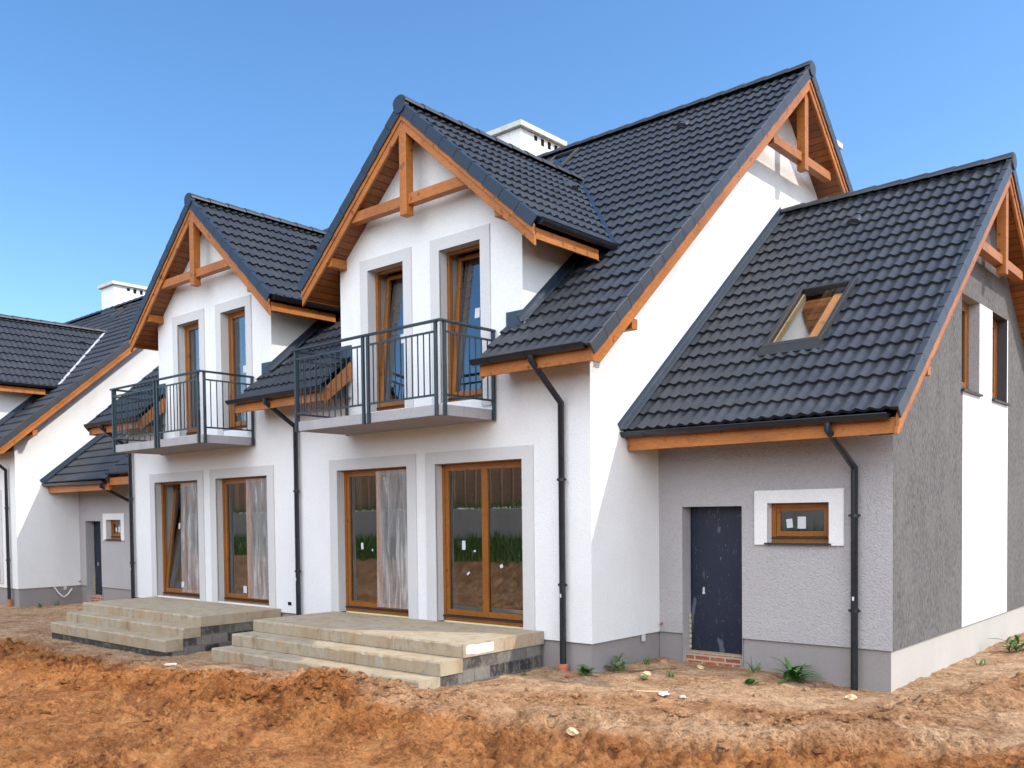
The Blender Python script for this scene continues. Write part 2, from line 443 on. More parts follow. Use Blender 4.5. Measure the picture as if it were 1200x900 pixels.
def vent_mb(c, U, S, N):
    c, U, S, N = V(c), V(U), V(S), V(N); mb = MB(); K = 8; vs = []
    for t, rr in ((-.13, .09), (-.02, .085), (.10, .05), (.2, .01)):
        vs += [c + S * t + U * math.cos(math.pi * k / K) * rr * 1.3 + N * (math.sin(math.pi * k / K) * rr + .03) for k in range(K + 1)]
    n = K + 1
    fs = [(i * n + k, i * n + k + 1, (i + 1) * n + k + 1, (i + 1) * n + k) for i in range(3) for k in range(K)] + [tuple(range(n))]
    return mb.add(vs, fs)

# --------------------------- windows and doors
def ring(mb, F, u0, u1, z0, z1, w, d0, d1, wb=None):
    wb = w if wb is None else wb
    for (a, b, c, d) in ((u0, u0 + w, z0, z1), (u1 - w, u1, z0, z1), (u0 + w, u1 - w, z1 - w, z1), (u0 + w, u1 - w, z0, z0 + wb)):
        mb.hexa([F(a, d0, c), F(b, d0, c), F(b, d1, c), F(a, d1, c), F(a, d0, d), F(b, d0, d), F(b, d1, d), F(a, d1, d)])
    return mb
def fbox(mb, F, u0, u1, d0, d1, z0, z1):
    return mb.hexa([F(u0, d0, z0), F(u1, d0, z0), F(u1, d1, z0), F(u0, d1, z0), F(u0, d0, z1), F(u1, d0, z1), F(u1, d1, z1), F(u0, d1, z1)])
def glazing(house, name, F, u0, u1, z0, z1, d, leaves=1, tilt=None, stickers=(), fw=.065, sw=.07, foot=.06, films=(), label=None, handles=()):
    """frame at depth d; F(u, depth, z) maps to the world"""
    f = part(name, ring(MB(), F, u0, u1, z0, z1, fw, d, d + .08, foot), 'oak', house, bevel=.004, label=label)
    th = MB(); fbox(th, F, u0 + .01, u1 - .01, d - .015, d + .05, z0 + foot, z0 + foot + .025)
    part('threshold_rail', th, 'sill', f)
    fm = MB(); fbox(fm, F, u0 + .01, u1 - .01, d + .004, d + .05, z0 - .03, z0 - .001); part('foam_strip', fm, 'foam', f)
    span = (u1 - u0 - 2 * fw) / leaves
    for i in range(leaves):
        a = u0 + fw + span * i - (.012 if i else -.004); b = u0 + fw + span * (i + 1) + (.012 if i < leaves - 1 else -.004)
        zb, zt = z0 + foot + .03, z1 - fw + .01
        tl = tilt[i] if tilt else 0
        G = (lambda u, dd, z, tl=tl, zb=zb: F(u, dd + (z - zb) * tl, z))
        off = .012 + (.004 if i else 0)
        part('sash', ring(MB(), G, a, b, zb, zt, sw, d + off, d + off + .06, sw + .015), 'oak', f, bevel=.004)
        pm = MB(); pm.poly([G(a + sw - .01, d + off + .03, zb + sw), G(b - sw + .01, d + off + .03, zb + sw), G(b - sw + .01, d + off + .03, zt - sw + .01), G(a + sw - .01, d + off + .03, zt - sw + .01)])
        part('pane', pm, 'glass', f, fix=False)
        for (li, su, sz, w, h, rot) in stickers:
            if li != i: continue
            uc = a + sw + (b - a - 2 * sw) * su; zc = zb + sw + (zt - zb - 2 * sw) * sz
            vs = [G(uc + dx * math.cos(rot) - dz * math.sin(rot), d + off + .025, zc + dx * math.sin(rot) + dz * math.cos(rot)) for dx, dz in ((-w / 2, -h / 2), (w / 2, -h / 2), (w / 2, h / 2), (-w / 2, h / 2))]
            part('sticker', MB().poly(vs), 'paper', f, fix=False)
        if i in films:
            nu, nz = 26, 40; mb = MB(); rnd = random.Random(i + int(abs(u0) * 10))
            ph = [rnd.uniform(0, 6) for _ in range(6)]
            for r_ in range(nz + 1):
                tz = r_ / nz; z = zb + .03 + (zt - zb - .03) * tz
                for c in range(nu + 1):
                    s = c / nu; uu = a + .0 + (b - a - .01) * (s + .05 * (1 - tz) * math.sin(3 * s + ph[0]) * .5)
                    dep = d - .012 - .010 * (1 + math.sin(s * 19 + ph[1] + 1.4 * math.sin(tz * 3 + ph[2]))) - .008 * (1 + math.sin(s * 41 + ph[3] + tz * 2)) * (.4 + tz * .6)
                    mb.v.append(F(uu, dep, z))
            w = nu + 1
            mb.f = [(r_ * w + c, r_ * w + c + 1, (r_ + 1) * w + c + 1, (r_ + 1) * w + c) for r_ in range(nz) for c in range(nu)]
            part('protective_film', mb, 'film', f, smooth=True, fix=False)
        for h in handles:
            if h == i:
                hb = MB(); fbox(hb, F, a + .02, a + .05, d - .02, d + .012, z0 + 1.0, z0 + 1.12); part('handle', hb, 'handle', f, bevel=.006)
    return f
def front(y0=0.0): return lambda u, d, z: (u, y0 + d, z)
def gable(x0): return lambda u, d, z: (x0 - d, u, z)

# =================================================================== HOUSE
HB = (-4.7, 5.95, -.6)
house = thing('semi_detached_house', HB, 'large white two-storey semi-detached house with two balconies and a grey side wing, in front', 'house', 'white semi-detached houses')

GD = [(-5.31, -3.56), (-2.925, -1.18), (-11.55, -9.80), (-9.13, -7.37)]         # garden door openings
GZ0, GZ1 = .03, 2.475
UD = [(-4.43, -3.58), (-2.775, -1.93), (-10.46, -9.62), (-8.82, -7.97)]          # balcony door openings
UZ0, UZ1 = 3.40, 5.705
holes = [(a, b, GZ0, GZ1) for a, b in GD] + [(a, b, UZ0, UZ1) for a, b in UD]

# ---- walls
fw = MB(); wall_grid(fw, [XL, XR], [PZ, 3.98], holes, lambda u, z: (u, 0, z))
for dm in DORM:
    g = MB(); wall_grid(g, [dm['x0'], dm['x1']], [3.98, 7.7], [h for h in holes if h[3] > 4 and dm['x0'] < h[0] < dm['x1']], lambda u, z: (u, 0, z))
    za = DA - DSO
    g = clip(g, [((dm['c'], 0, za), (DM, 0, 1)), ((dm['c'], 0, za), (-DM, 0, 1))])
    fw.add(g.v, g.f)
fw.poly([(XL, 0, PZ), (XR, 0, PZ), (XR, .03, PZ), (XL, .03, PZ)])
part('front_wall', fw, 'white_plaster', house)
def soff(y): return ztile(y) - SOFF
def gable_wall(x):
    return MB().poly([(x, 0, PZ), (x, D, PZ), (x, D, soff(D)), (x, RY, soff(RY)), (x, 0, soff(0))]).poly([(x, 0, PZ), (x, D, PZ), (x - .03 * (1 if x > -5 else -1), D, PZ), (x - .03 * (1 if x > -5 else -1), 0, PZ)])
part('gable_wall', gable_wall(XR), 'white_plaster', house)
part('gable_wall', gable_wall(XL), 'white_plaster', house)
part('rear_wall', MB().poly([(XL, D, -.9), (XR, D, -.9), (XR, D, soff(D)), (XL, D, soff(D))]), 'white_plaster', house)
pl = MB(); pl.box(XL + .03, XR - .03, .03, D - .03, -1.1, PZ - .001)
part('plinth', pl, 'plinth_plaster', house)
for dm in DORM:
    for x in (dm['x0'], dm['x1']):
        zt = DA - DSO - DM * abs(x - dm['c']); yt = RY - (TA - zt) / TM
        part('dormer_cheek', MB().poly([(x, 0, ztile(0) - .25), (x, 0, zt), (x, yt + .2, zt), (x, yt + .2, zt - .25)]), 'white_plaster', house)
# ---- inside: floors, ceilings, party walls so that the rooms are real
it = MB(); it.box(XL + .05, XR - .05, .12, D - .1, -.02, .028); part('ground_floor', it, 'floor', house)
it = MB(); it.box(XL + .05, XR - .05, .3, D - .1, 2.75, 3.2); part('upper_floor', it, 'room', house)
it = MB(); it.box(-6.42, -6.28, .1, D - .1, .03, 2.75); it.hexa([(-6.42, .1, 3.2), (-6.28, .1, 3.2), (-6.28, RY, 3.2), (-6.42, RY, 3.2), (-6.42, .1, 3.9), (-6.28, .1, 3.9), (-6.28, RY, 8.9), (-6.42, RY, 8.9)])
it.box(XL + .1, XR - .1, 4.6, 4.7, .03, 2.75); it.box(XL + .1, XR - .1, 2.8, 2.9, 3.2, 6.25); part('room_wall', it, 'room', house)

# ---- trim around openings
def surround(u0, u1, z0, z1, wl, wt, name='surround', y0=0, m='trim_plaster', out=.022, dep=.15, wr=None):
    wr = wl if wr is None else wr
    mb = MB()
    for (a, b, c, d) in ((u0 - wl, u0, z0, z1 + wt), (u1, u1 + wr, z0, z1 + wt), (u0, u1, z1, z1 + wt)):
        mb.box(a, b, y0 - out, y0 + .01, c, d)
    F = front(y0)
    mb.poly([F(u0, 0, z0), F(u0, dep, z0), F(u0, dep, z1), F(u0, 0, z1)]).poly([F(u1, 0, z0), F(u1, dep, z0), F(u1, dep, z1), F(u1, 0, z1)])
    mb.poly([F(u0, 0, z1), F(u1, 0, z1), F(u1, dep, z1), F(u0, dep, z1)])
    return part(name, mb, m, house, fix=False)
for i, (a, b) in enumerate(GD):
    surround(a, b, GZ0 + (.02 if i < 2 else -.03), GZ1, .205, .185)
    st = [((0, .42, .45, .06, .11, .05), (0, .8, .42, .03, .035, .4)), ((0, .42, .47, .07, .14, 0), (0, .75, .43, .04, .03, .2), (0, .55, .27, .07, .03, .6), (1, .35, .33, .06, .05, .4)),
          ((0, .85, .05, .10, .12, .1), (0, .35, .62, .07, .13, .05)), ((0, .8, .05, .12, .14, 0),)][i]
    ir = MB(); F = front()
    for u in (a - .02, b + .02): part('inner_reveal', MB().poly([F(u, .15, GZ0), F(u, .44, GZ0), F(u, .44, GZ1 + .02), F(u, .15, GZ1 + .02)]), 'room', house, fix=False)
    glazing(house, 'garden_door', front(), a - .015, b + .015, .055 if i < 2 else .01, GZ1 + .015, .135, 2, tilt=((.0, 0), (0, 0), (.12, 0), (0, 0))[i], stickers=st, films=((1,), (), (1,), (1,))[i], handles=((), (), (1,), ())[i])
for i, (a, b) in enumerate(UD):
    surround(a, b, UZ0 - .12, UZ1, .19, .185)
    ir = MB(); F = front()
    for u in (a - .02, b + .02): part('inner_reveal', MB().poly([F(u, .22, UZ0), F(u, .46, UZ0), F(u, .46, UZ1 + .02), F(u, .22, UZ1 + .02)]), 'room', house, fix=False)
    glazing(house, 'balcony_door', front(), a - .015, b + .015, UZ0, UZ1 + .015, .15, 1, tilt=((.085,), (.085,), (0,), (0,))[i],
            stickers=((0, .62, .58 if i % 2 else .5, .10, .15, 0),) if i < 3 else ((0, .6, .5, .1, .14, 0),))

# ---- main roof
cs = 1 / math.hypot(1, TM)
Sf, Nf = V((0, cs, TM * cs)), V((0, -TM * cs, cs))
P0 = (0, EAVE_Y, ztile(EAVE_Y)); Lf = (RY - EAVE_Y) / cs
X0, X1 = XL - OV, XR + OV
pieces = []
cut_lo = [((0, -.012, 0), (0, 1, 0))]; cut_hi = [((0, .35, 0), (0, -1, 0))]
edges = [(X0, -11.28, None), (-11.28, -11.0, cut_lo), (-11.28, -7.165, cut_hi), (-7.45, -7.165, cut_lo), (-7.165, -5.153, None), (-5.153, -4.87, cut_lo), (-5.153, -1.144, cut_hi), (-1.43, -1.144, cut_lo), (-1.144, X1 - .01, None)]
for k, (a, b, cp) in enumerate(edges): pieces.append(tiles(P0, (1, 0, 0), Sf, Nf, a, b, Lf, cp or (), seed=k * 0 + 3))
roof = smooth_angle(part('roof', merge(*pieces), 'tile', house, fix=False), 30)
Sb, Nb = V((0, -cs, TM * cs)), V((0, TM * cs, cs))
smooth_angle(part('roof_rear_slope', tiles((0, D + .68, ztile(D + .68)), (1, 0, 0), Sb, Nb, X0, X1 - .01, Lf, fine=4), 'tile', roof, fix=False), 30)
part('ridge_cap', ridge_caps(MB(), (X1 + .03, RY, TA + .075), (X0 - .03, RY, TA + .075)), 'tile', roof)
for x, o in ((X1, 1), (X0, -1)):
    part('verge_tiles', verge(MB(), (x, EAVE_Y - .02, ztile(EAVE_Y - .02)), (x, RY, TA), (o, 0, 0), Nf), 'tile', roof, bevel=.006)
    part('verge_tiles', verge(MB(), (x, D + .7, ztile(D + .7)), (x, RY, TA), (o, 0, 0), Nb), 'tile', roof, bevel=.006)
# ridge end discs
for x, o in ((X1, 1), (X0, -1)): part('ridge_end', MB().tube([(x - o * .05, RY, TA - .0), (x + o * .045, RY, TA - .0)], .125, 18), 'tile', roof)
for x0, x1 in ((XR, X1 - .02), (X0 + .02, XL)):
    so = MB(); so.poly([(x0, -.44, soff(-.44)), (x1, -.44, soff(-.44)), (x1, RY, soff(RY)), (x0, RY, soff(RY))])
    so.poly([(x0, D - EAVE_Y - .06, soff(EAVE_Y + .06)), (x1, D - EAVE_Y - .06, soff(EAVE_Y + .06)), (x1, RY, soff(RY)), (x0, RY, soff(RY))]); part('soffit', so, 'soffit', roof, fix=False)
EP = [(X0 + .05, -11.02), (-7.43, -4.89), (-1.41, X1 - .05)]
for a, b in EP:
    zz = 3.60
    part('soffit', MB().poly([(max(a, XL), EAVE_Y + .1, zz), (min(b, XR), EAVE_Y + .1, zz), (min(b, XR), -.004, zz + .1), (max(a, XL), -.004, zz + .1)]), 'soffit', roof, fix=False)
def rake_boards(mb, x, o, y0, y1, zt, top=.085, h1=.13, h2=.14, th=.04, zc=-9):
    """two lapped boards along a slope in a plane x = const, cut level at zc"""
    for (dt, h, px) in ((top, h1, 0), (top + h1 - .005, h2, -.018)):
        xc = x + o * px
        P = [(y0, zt(y0) - dt - h), (y1, zt(y1) - dt - h), (y1, zt(y1) - dt), (y0, zt(y0) - dt)]
        Q = []
        for i in range(4):
            p, q = P[i], P[(i + 1) % 4]
            if p[1] >= zc: Q.append(p)
            if (p[1] - zc) * (q[1] - zc) < 0:
                t = (zc - p[1]) / (q[1] - p[1]); Q.append((p[0] + (q[0] - p[0]) * t, zc))
        n = len(Q); vs = [(xc - o * th, y, z) for y, z in Q] + [(xc, y, z) for y, z in Q]
        mb.add(vs, [tuple(range(n))[::-1], tuple(range(n, 2 * n))] + [(i, (i + 1) % n, n + (i + 1) % n, n + i) for i in range(n)])
for x, o in ((X1 - .005, 1), (X0 + .005, -1)):
    for y0 in (EAVE_Y + .03, D - EAVE_Y - .03):
        mb = MB(); rake_boards(mb, x, o, y0, RY, ztile, zc=3.57); part('bargeboard', mb, 'wood', house, bevel=.005)
# eave fascias, end boards
for a, b in EP:
    mb = MB(); mb.box(a, b, EAVE_Y + .055, EAVE_Y + .095, 3.585, 3.79); part('fascia', mb, 'wood', house, bevel=.004)
    for x in ((a,) if a > -1.5 else (b,) if a < -13 else (a, b)):
        mb = MB(); mb.hexa([(x - .02, EAVE_Y + .097, 3.55), (x + .02, EAVE_Y + .097, 3.55), (x + .02, -.024, 3.98), (x - .02, -.024, 3.98), (x - .02, EAVE_Y + .097, 3.78), (x + .02, EAVE_Y + .097, 3.78), (x + .02, -.024, 4.28), (x - .02, -.024, 4.28)])
        part('eave_end_board', mb, 'wood', house, bevel=.003)
for x0, x1 in ((X0 + .02, -10.95), (-7.52, -4.82), (-1.47, X1 - .1)):
    smooth_angle(part('gutter', gutter_mb((x0, EAVE_Y - .02, 3.80), (x1, EAVE_Y - .02, 3.80), (0, 1, 0)), 'gutter', house, fix=False), 40)
# flashing upstands where the eaves pass the dormer corners
for x0, x1 in ((-1.43, -1.13), (-5.165, -4.87), (-7.45, -7.15), (-11.295, -11.0)):
    part('flashing_upstand', MB().box(x0, x1, -.035, -.003, 4.24, 4.56), 'sheet', roof, bevel=.004)
for dm in DORM:
    for x, o in ((dm['x0'], -1), (dm['x1'], 1)):
        y0, y1 = -.02, 1.9; fl = MB()
        for (w, a, t) in ((.16, .075, .012),):
            mb_c = [(x + o * .003, y, ztile(y)) for y in (y0, y1)]
            p, q = V(mb_c[0]) + Nf * .085, V(mb_c[1]) + Nf * .085
            fl.obox((p + q) / 2 + V((o * .055, 0, 0)), (q - p) / 2, V((o * .055, 0, 0)), Nf * .006)
            p2, q2 = p + Nf * .05, q + Nf * .05
            fl.obox((p2 + q2) / 2 + V((o * .008, 0, 0)), (q - p) / 2, V((o * .006, 0, 0)), Nf * .05)
        part('flashing', fl, 'sheet', roof)
# gable truss
def truss_x(x, zb, ytie, post_b, apex, sec=.15):
    t = MB(); t.box(x - .10, x + .04, RY - ytie, RY + ytie, zb, zb + sec + .005); part('tie_beam', t, 'wood', house, bevel=.006)
    t = MB(); t.box(x - .06, x + .09, RY - .075, RY + .075, post_b, apex); part('king_post', t, 'wood', house, bevel=.006)
truss_x(X1 - .16, 7.84, 1.22, 7.70, TA - SOFF - .02)
for ya in (.30, D - .43):
    pu = MB(); pu.box(.0, X1 - .06, ya, ya + .13, 4.11, 4.25); part('purlin_end', pu, 'wood', house, bevel=.005)
smooth_angle(part('roof_vent', vent_mb(V((-1.56, 5.26, ztile(5.26))), (1, 0, 0), Sf, Nf), 'tile', roof, fix=False), 50)
smooth_angle(part('roof_vent', vent_mb(V((-6.3, 3.2, ztile(3.2))), (1, 0, 0), Sf, Nf), 'tile', roof, fix=False), 50)

# small roof window by the chimney
def roof_window(name, P, U, S, N, w, l, open_=False, border=.07):
    """frame + pane on a slope; P lower-left corner"""
    P, U, S, N = V(P), V(U), V(S), V(N)
    F = lambda u, d, z: tuple(P + U * u + S * z - N * d)
    mb = ring(MB(), F, 0, w, 0, l, border, -.10, .03, border + .03)
    f = part(name, mb, 'sill', house, bevel=.006)
    ap = MB(); ap.hexa([F(-.03, -.055, -.16), F(w + .03, -.055, -.16), F(w + .03, -.04, -.16), F(-.03, -.04, -.16), F(-.03, -.095, 0), F(w + .03, -.095, 0), F(w + .03, -.08, 0), F(-.03, -.08, 0)])
    fbox(ap, F, -.03, -.002, -.075, -.06, -.05, l + .05); fbox(ap, F, w + .002, w + .03, -.075, -.06, -.05, l + .05)
    part('apron', ap, 'sill', f)
    return f, F
f, F = roof_window('roof_window', (-4.95, 5.12, ztile(5.12)), (1, 0, 0), Sf, Nf, .66, .82)
part('pane', MB().poly([F(.06, -.06, .08), F(.60, -.06, .08), F(.60, -.06, .76), F(.06, -.06, .76)]), 'glass', f, fix=False)

# ---- chimneys
def chimney(x0, x1, y0, y1, zb, zt, side):
    mb = MB(); mb.box(x0, x1, y0, y1, zb, zt); c = part('chimney', mb, 'white_plaster', house)
    k = MB(); k.box(x0 - .10, x1 + .10, y0 - .10, y1 + .10, zt + .001, zt + .12); part('chimney_cap', k, 'cap', c, bevel=.012)
    for i in range(4):
        yc = y0 + (y1 - y0) * (.36 + .165 * i)
        part('flue_opening', MB().box(x0 - .004, x1 + .004, yc - .055, yc + .055, zt - (.19 if i else .14), zt - .03), 'dark', c)
    p = MB(); p.tube([((x0 + x1) / 2, y0 + .6, zt + .12), ((x0 + x1) / 2, y0 + .6, zt + .17)], .09, 12); part('flue_pipe', p, 'cap', c)
    b = MB(); b.box(x0 - .03, x1 + .03, y0 - .025, y0 - .002, zb + .1, ztile(y0) + .12); part('chimney_flashing', b, 'sheet', c)
    return c
chimney(-7.0, -6.02, 5.86, 7.36, 8.2, 10.28, 1)
chimney(-1.62, -.54, 8.98, 9.9, 6.0, 9.46, 1)

# ---- dormers
for di, dm in enumerate(DORM):
    xc = dm['c']; hw = 2.55; cd = 1 / math.hypot(1, DM)
    mpl = [((0, RY, TA - .01), (0, TM, -1))]      # keep what stands above the main roof
    meshes = []
    L = hw / cd; y0, y1 = -DOV, 4.6
    for s in (1, -1):
        S, N = V((-s * cd, 0, DM * cd)), V((s * DM * cd, 0, cd))
        meshes.append(tiles((xc + s * hw, 0, DA - DM * hw), (0, 1, 0), S, N, y0, y1, L, mpl, seed=11 + s))
    dr = smooth_angle(part('dormer_roof', merge(*meshes), 'tile', house, fix=False), 30)
    part('ridge_cap', ridge_caps(MB(), (xc, y0 - .03, DA + .075), (xc, RY - (TA - DA) / TM - .02, DA + .075)), 'tile', dr)
    for s in (1, -1):
        N = V((s * DM * cd, 0, cd))
        vg = verge(MB(), (xc + s * (hw + .02), y0, DA - DM * (hw + .02)), (xc, y0, DA), (0, -1, 0), N)
        part('verge_tiles', vg, 'dormer_verge', dr, bevel=.006)
    part('ridge_end', MB().tube([(xc, y0 + .05, DA), (xc, y0 - .04, DA)], .125, 18), 'dormer_verge', dr)
    for s in (1, -1):
        ye = RY - (TA - (DA - DM * hw)) / TM; yr = RY - (TA - DA) / TM
        p, q = V((xc + s * hw, ye, DA - DM * hw + .075)), V((xc, yr, DA + .075))
        part('valley_flashing', MB().beam(p, q, .075, .03, (0, 0, 1)), 'gutter', dr)
    for s in (1, -1):
        so = MB(); xa, xb = xc + s * (hw - .03), xc
        zf = lambda x: DA - DSO - DM * abs(x - xc)
        so.poly([(xa, y0 + .03, zf(xa)), (xb, y0 + .03, zf(xb)), (xb, -.001, zf(xb)), (xa, -.001, zf(xa))])
        xw = dm['x1'] if s > 0 else dm['x0']
        ye = 1.35
        so.poly([(xa, 0, zf(xa)), (xw, 0, zf(xw)), (xw, ye + .55, zf(xw)), (xa, ye, zf(xa))])
        part('soffit', so, 'soffit', dr, fix=False)
    for s in (1, -1):
        mb = MB(); xa = xc + s * (hw + .0)
        for (dt, h, py) in ((.065, .145, 0), (.205, .145, .018)):
            yy = y0 + .004 + py
            za, zb = DA - DM * hw - dt, DA - dt
            mb.hexa([(xa, yy, za - h), (xa, yy + .04, za - h), (xc, yy + .04, zb - h), (xc, yy, zb - h), (xa, yy, za), (xa, yy + .04, za), (xc, yy + .04, zb), (xc, yy, zb)])
        part('bargeboard', mb, 'wood', dr, bevel=.005)
        # eave fascia and gutter of the slope
        ze = DA - DM * hw
        mb = MB(); xf = xc + s * (hw - .05)
        mb.box(min(xf, xf + s * .04), max(xf, xf + s * .04), y0 + .075, 1.12, ze - .25, ze - .10); part('fascia', mb, 'wood', dr, bevel=.004)
        smooth_angle(part('gutter', gutter_mb((xc + s * (hw + .06), y0 + .06, ze + .0), (xc + s * (hw + .06), 1.42, ze + .0), (1, 0, 0)), 'gutter', dr, fix=False), 40)
    yy = y0 + .11
    hwt = 1.26
    t = MB(); t.box(xc - hwt, xc + hwt, yy - .05, yy + .09, 6.40, 6.56); part('tie_beam', t, 'wood', dr, bevel=.006)
    t = MB(); t.box(xc - .075, xc + .075, yy - .09, yy + .06, 6.25, DA - DSO - .06); part('king_post', t, 'wood', dr, bevel=.006)
    for s in (1, -1):
        t = MB(); xp = xc + s * 1.86; zp = DA - DSO - DM * 1.86
        t.box(xp - .06, xp + .06, y0 + .07, .0, zp - .13, zp + .02)
        part('purlin_end', t, 'wood', dr, bevel=.005)
    S, N = V((-cd, 0, DM * cd)), V((DM * cd, 0, cd))
    vx, vy = ((-2.85, 3.05), (-8.55, 2.05))[di]
    vx = xc + .55
    smooth_angle(part('roof_vent', vent_mb(V((vx, vy, DA - DM * (vx - xc))), (0, 1, 0), S, N), 'tile', dr, fix=False), 50)

# ---- balconies
for bi, (bx0, bx1) in enumerate(((-4.95, -1.69), (-11.12, -7.77))):
    O = -1.1; zs, zt = 3.055, 3.205
    mb = MB(); mb.box(bx0, bx1, O, -.002, zs, zt)
    bal = part('balcony', mb, 'slab', house, bevel=.006)
    def post(x, y): return MB().box(x - .021, x + .021, y - .021, y + .021, zs - .01, 4.32)
    xm = bx0 + (bx1 - bx0) * .53
    yf = O - .024
    for x, y in ((bx0 + .03, yf), (xm - .055, yf), (xm + .055, yf), (bx1 - .07, yf), (bx1 + .024, O + .05), (bx1 + .024, -.05), (bx0 - .024, O + .05), (bx0 - .024, -.05)):
        p = part('railing_post', post(x, y), 'rail', bal, bevel=.003)
    hr = MB(); hr.beam((bx0 - .05, yf, 4.335), (bx1 + .05, yf, 4.335), .06, .035)
    hr.beam((bx1 + .024, yf + .031, 4.335), (bx1 + .024, -.02, 4.335), .06, .035); hr.beam((bx0 - .024, yf + .031, 4.335), (bx0 - .024, -.02, 4.335), .06, .035)
    part('handrail', hr, 'rail', bal, bevel=.008)
    for (a, b, n) in ((V((bx0 + .03, yf, 0)), V((xm - .055, yf, 0)), 13), (V((xm + .055, yf, 0)), V((bx1 - .07, yf, 0)), 12), (V((bx1 + .024, O + .05, 0)), V((bx1 + .024, -.05, 0)), 8), (V((bx0 - .024, O + .05, 0)), V((bx0 - .024, -.05, 0)), 8)):
        mb = MB()
        for z in (3.33, 4.19): mb.beam(a + V((0, 0, z)), b + V((0, 0, z)), .022, .028)
        for k in range(1, n):
            p = a.lerp(b, k / n); mb.box(p.x - .007, p.x + .007, p.y - .007, p.y + .007, 3.335, 4.185)
        part('railing_panel', mb, 'rail', bal)

# ---- downpipes
def pipe(pts, r=.045, socket=None, clips=(), y=None, parent=None):
    p = smooth_angle(part('downpipe', MB().tube(pts, r, 14), 'gutter', parent or house, fix=False), 50)
    e = pts[-1]
    for z in clips:
        c = MB(); c.tube([(e[0], e[1], z - .02), (e[0], e[1], z + .02)], r + .012, 14); c.box(e[0] - .075, e[0] + .075, e[1] - .008, e[1] + .012, z - .012, z + .012); part('pipe_clip', c, 'gutter', p)
    if socket: part('clay_socket', MB().tube([(e[0], e[1], socket[0]), (e[0], e[1], socket[1]), (e[0], e[1], socket[1]), (e[0], e[1], socket[1] + .05)], [.065, .065, .075, .075], 14), 'clay', p)
    s = MB(); s.poly([(e[0] - .012, e[1] - r - .003, .55), (e[0] + .014, e[1] - r - .003, .55), (e[0] + .014, e[1] - r - .003, .6), (e[0] - .012, e[1] - r - .003, .6)]); part('sticker', s, 'paper', p, fix=False)
    return p
G = EAVE_Y - .02
pipe([(-.43, G, 3.76), (-.43, G, 3.68), (-.43, -.08, 3.19), (-.43, -.08, -.36)], clips=(2.15, .72), socket=(-.56, -.41))
pipe([(-6.38, G, 3.76), (-6.38, G, 3.68), (-6.38, -.08, 3.30), (-6.38, -.08, -.55)], clips=(2.15, .72))
pipe([(-12.5, G, 3.76), (-12.5, G, 3.68), (-12.5, -.08, 3.25), (-12.5, -.08, -.55)], clips=(2.15, .72))

# ---- side wing
WD1 = D - WY
wo = (.385, 1.315, -.36, 1.765); ww = (1.695, 2.535, 1.245, 1.795)
mb = MB(); wall_grid(mb, [XR, WX], [PZ, 3.25], [wo, ww], lambda u, z: (u, WY, z)); mb.poly([(XR, WY, PZ), (wo[0], WY, PZ), (wo[0], WY + .03, PZ), (XR, WY + .03, PZ)]).poly([(wo[1], WY, PZ), (WX, WY, PZ), (WX, WY + .03, PZ), (wo[1], WY + .03, PZ)])
F = front(WY)
for h, dep in ((wo, .24),):
    for (a, b) in ((h[0], h[0]), (h[1], h[1])): mb.poly([F(a, 0, h[2] - .2), F(a, dep, h[2] - .2), F(a, dep, h[3]), F(a, 0, h[3])])
    mb.poly([F(h[0], 0, h[3]), F(h[1], 0, h[3]), F(h[1], dep, h[3]), F(h[0], dep, h[3])])
part('wing_front_wall', mb, 'grey_plaster', house, fix=False)
mb = MB(); mb.box(XR - .02, wo[0] - .003, WY + .03, WY + .25, -1.1, PZ - .001); mb.box(wo[1] + .01, WX - .03, WY + .03, WY + .25, -1.1, PZ - .001)
part('wing_plinth', mb, 'plinth_plaster', house)
ws = lambda y: wtile(y) - .33
gw = [(4.66, 5.63, 3.43, 4.85), (6.39, 7.36, 3.43, 4.85)]
mb = MB(); wall_grid(mb, [WY, WD1], [PZ, 6.7], gw + [(4.72, 7.42, PZ, 4.85)], lambda u, z: (WX, u, z))
mb = clip(mb, [((0, RY, ws(RY)), (0, WM, 1)), ((0, RY, ws(RY)), (0, -WM, 1))])
mb.poly([(WX, WY, PZ), (WX, WD1, PZ), (WX - .03, WD1, PZ), (WX - .03, WY, PZ)])
part('wing_gable_wall', mb, 'rill', house)
mb = MB(); wall_grid(mb, [4.72, 7.42], [PZ, 4.85], [(4.72, 5.63, 3.43, 4.85), (6.39, 7.36, 3.43, 4.85), (7.36, 7.42, 3.43, 4.85)], lambda u, z: (WX + .002, u, z))
mb.poly([(WX, 7.36, 3.43), (WX, 7.42, 3.43), (WX, 7.42, 4.85), (WX, 7.36, 4.85)])
part('white_wall_band', mb, 'white_plaster', house)
mb = MB(); mb.box(WX - .25, WX - .028, WY + .252, WD1, -1.1, PZ - .001); mb.box(WX - .06, WX - .027, WY + .032, WY + .25, -1.1, PZ - .002)
part('wing_side_plinth', mb, 'pale_plinth', house)
part('wing_rear_wall', MB().poly([(XR, WD1, -.9), (WX, WD1, -.9), (WX, WD1, ws(WD1)), (XR, WD1, ws(WD1))]), 'grey_plaster', house)
it = MB(); it.box(.05, WX - .2, WY + .3, WD1 - .1, 2.9, 3.0); it.box(.05, WX - .2, 4.2, 4.3, 3.0, 5.1); part('loft_floor', it, 'room', house)
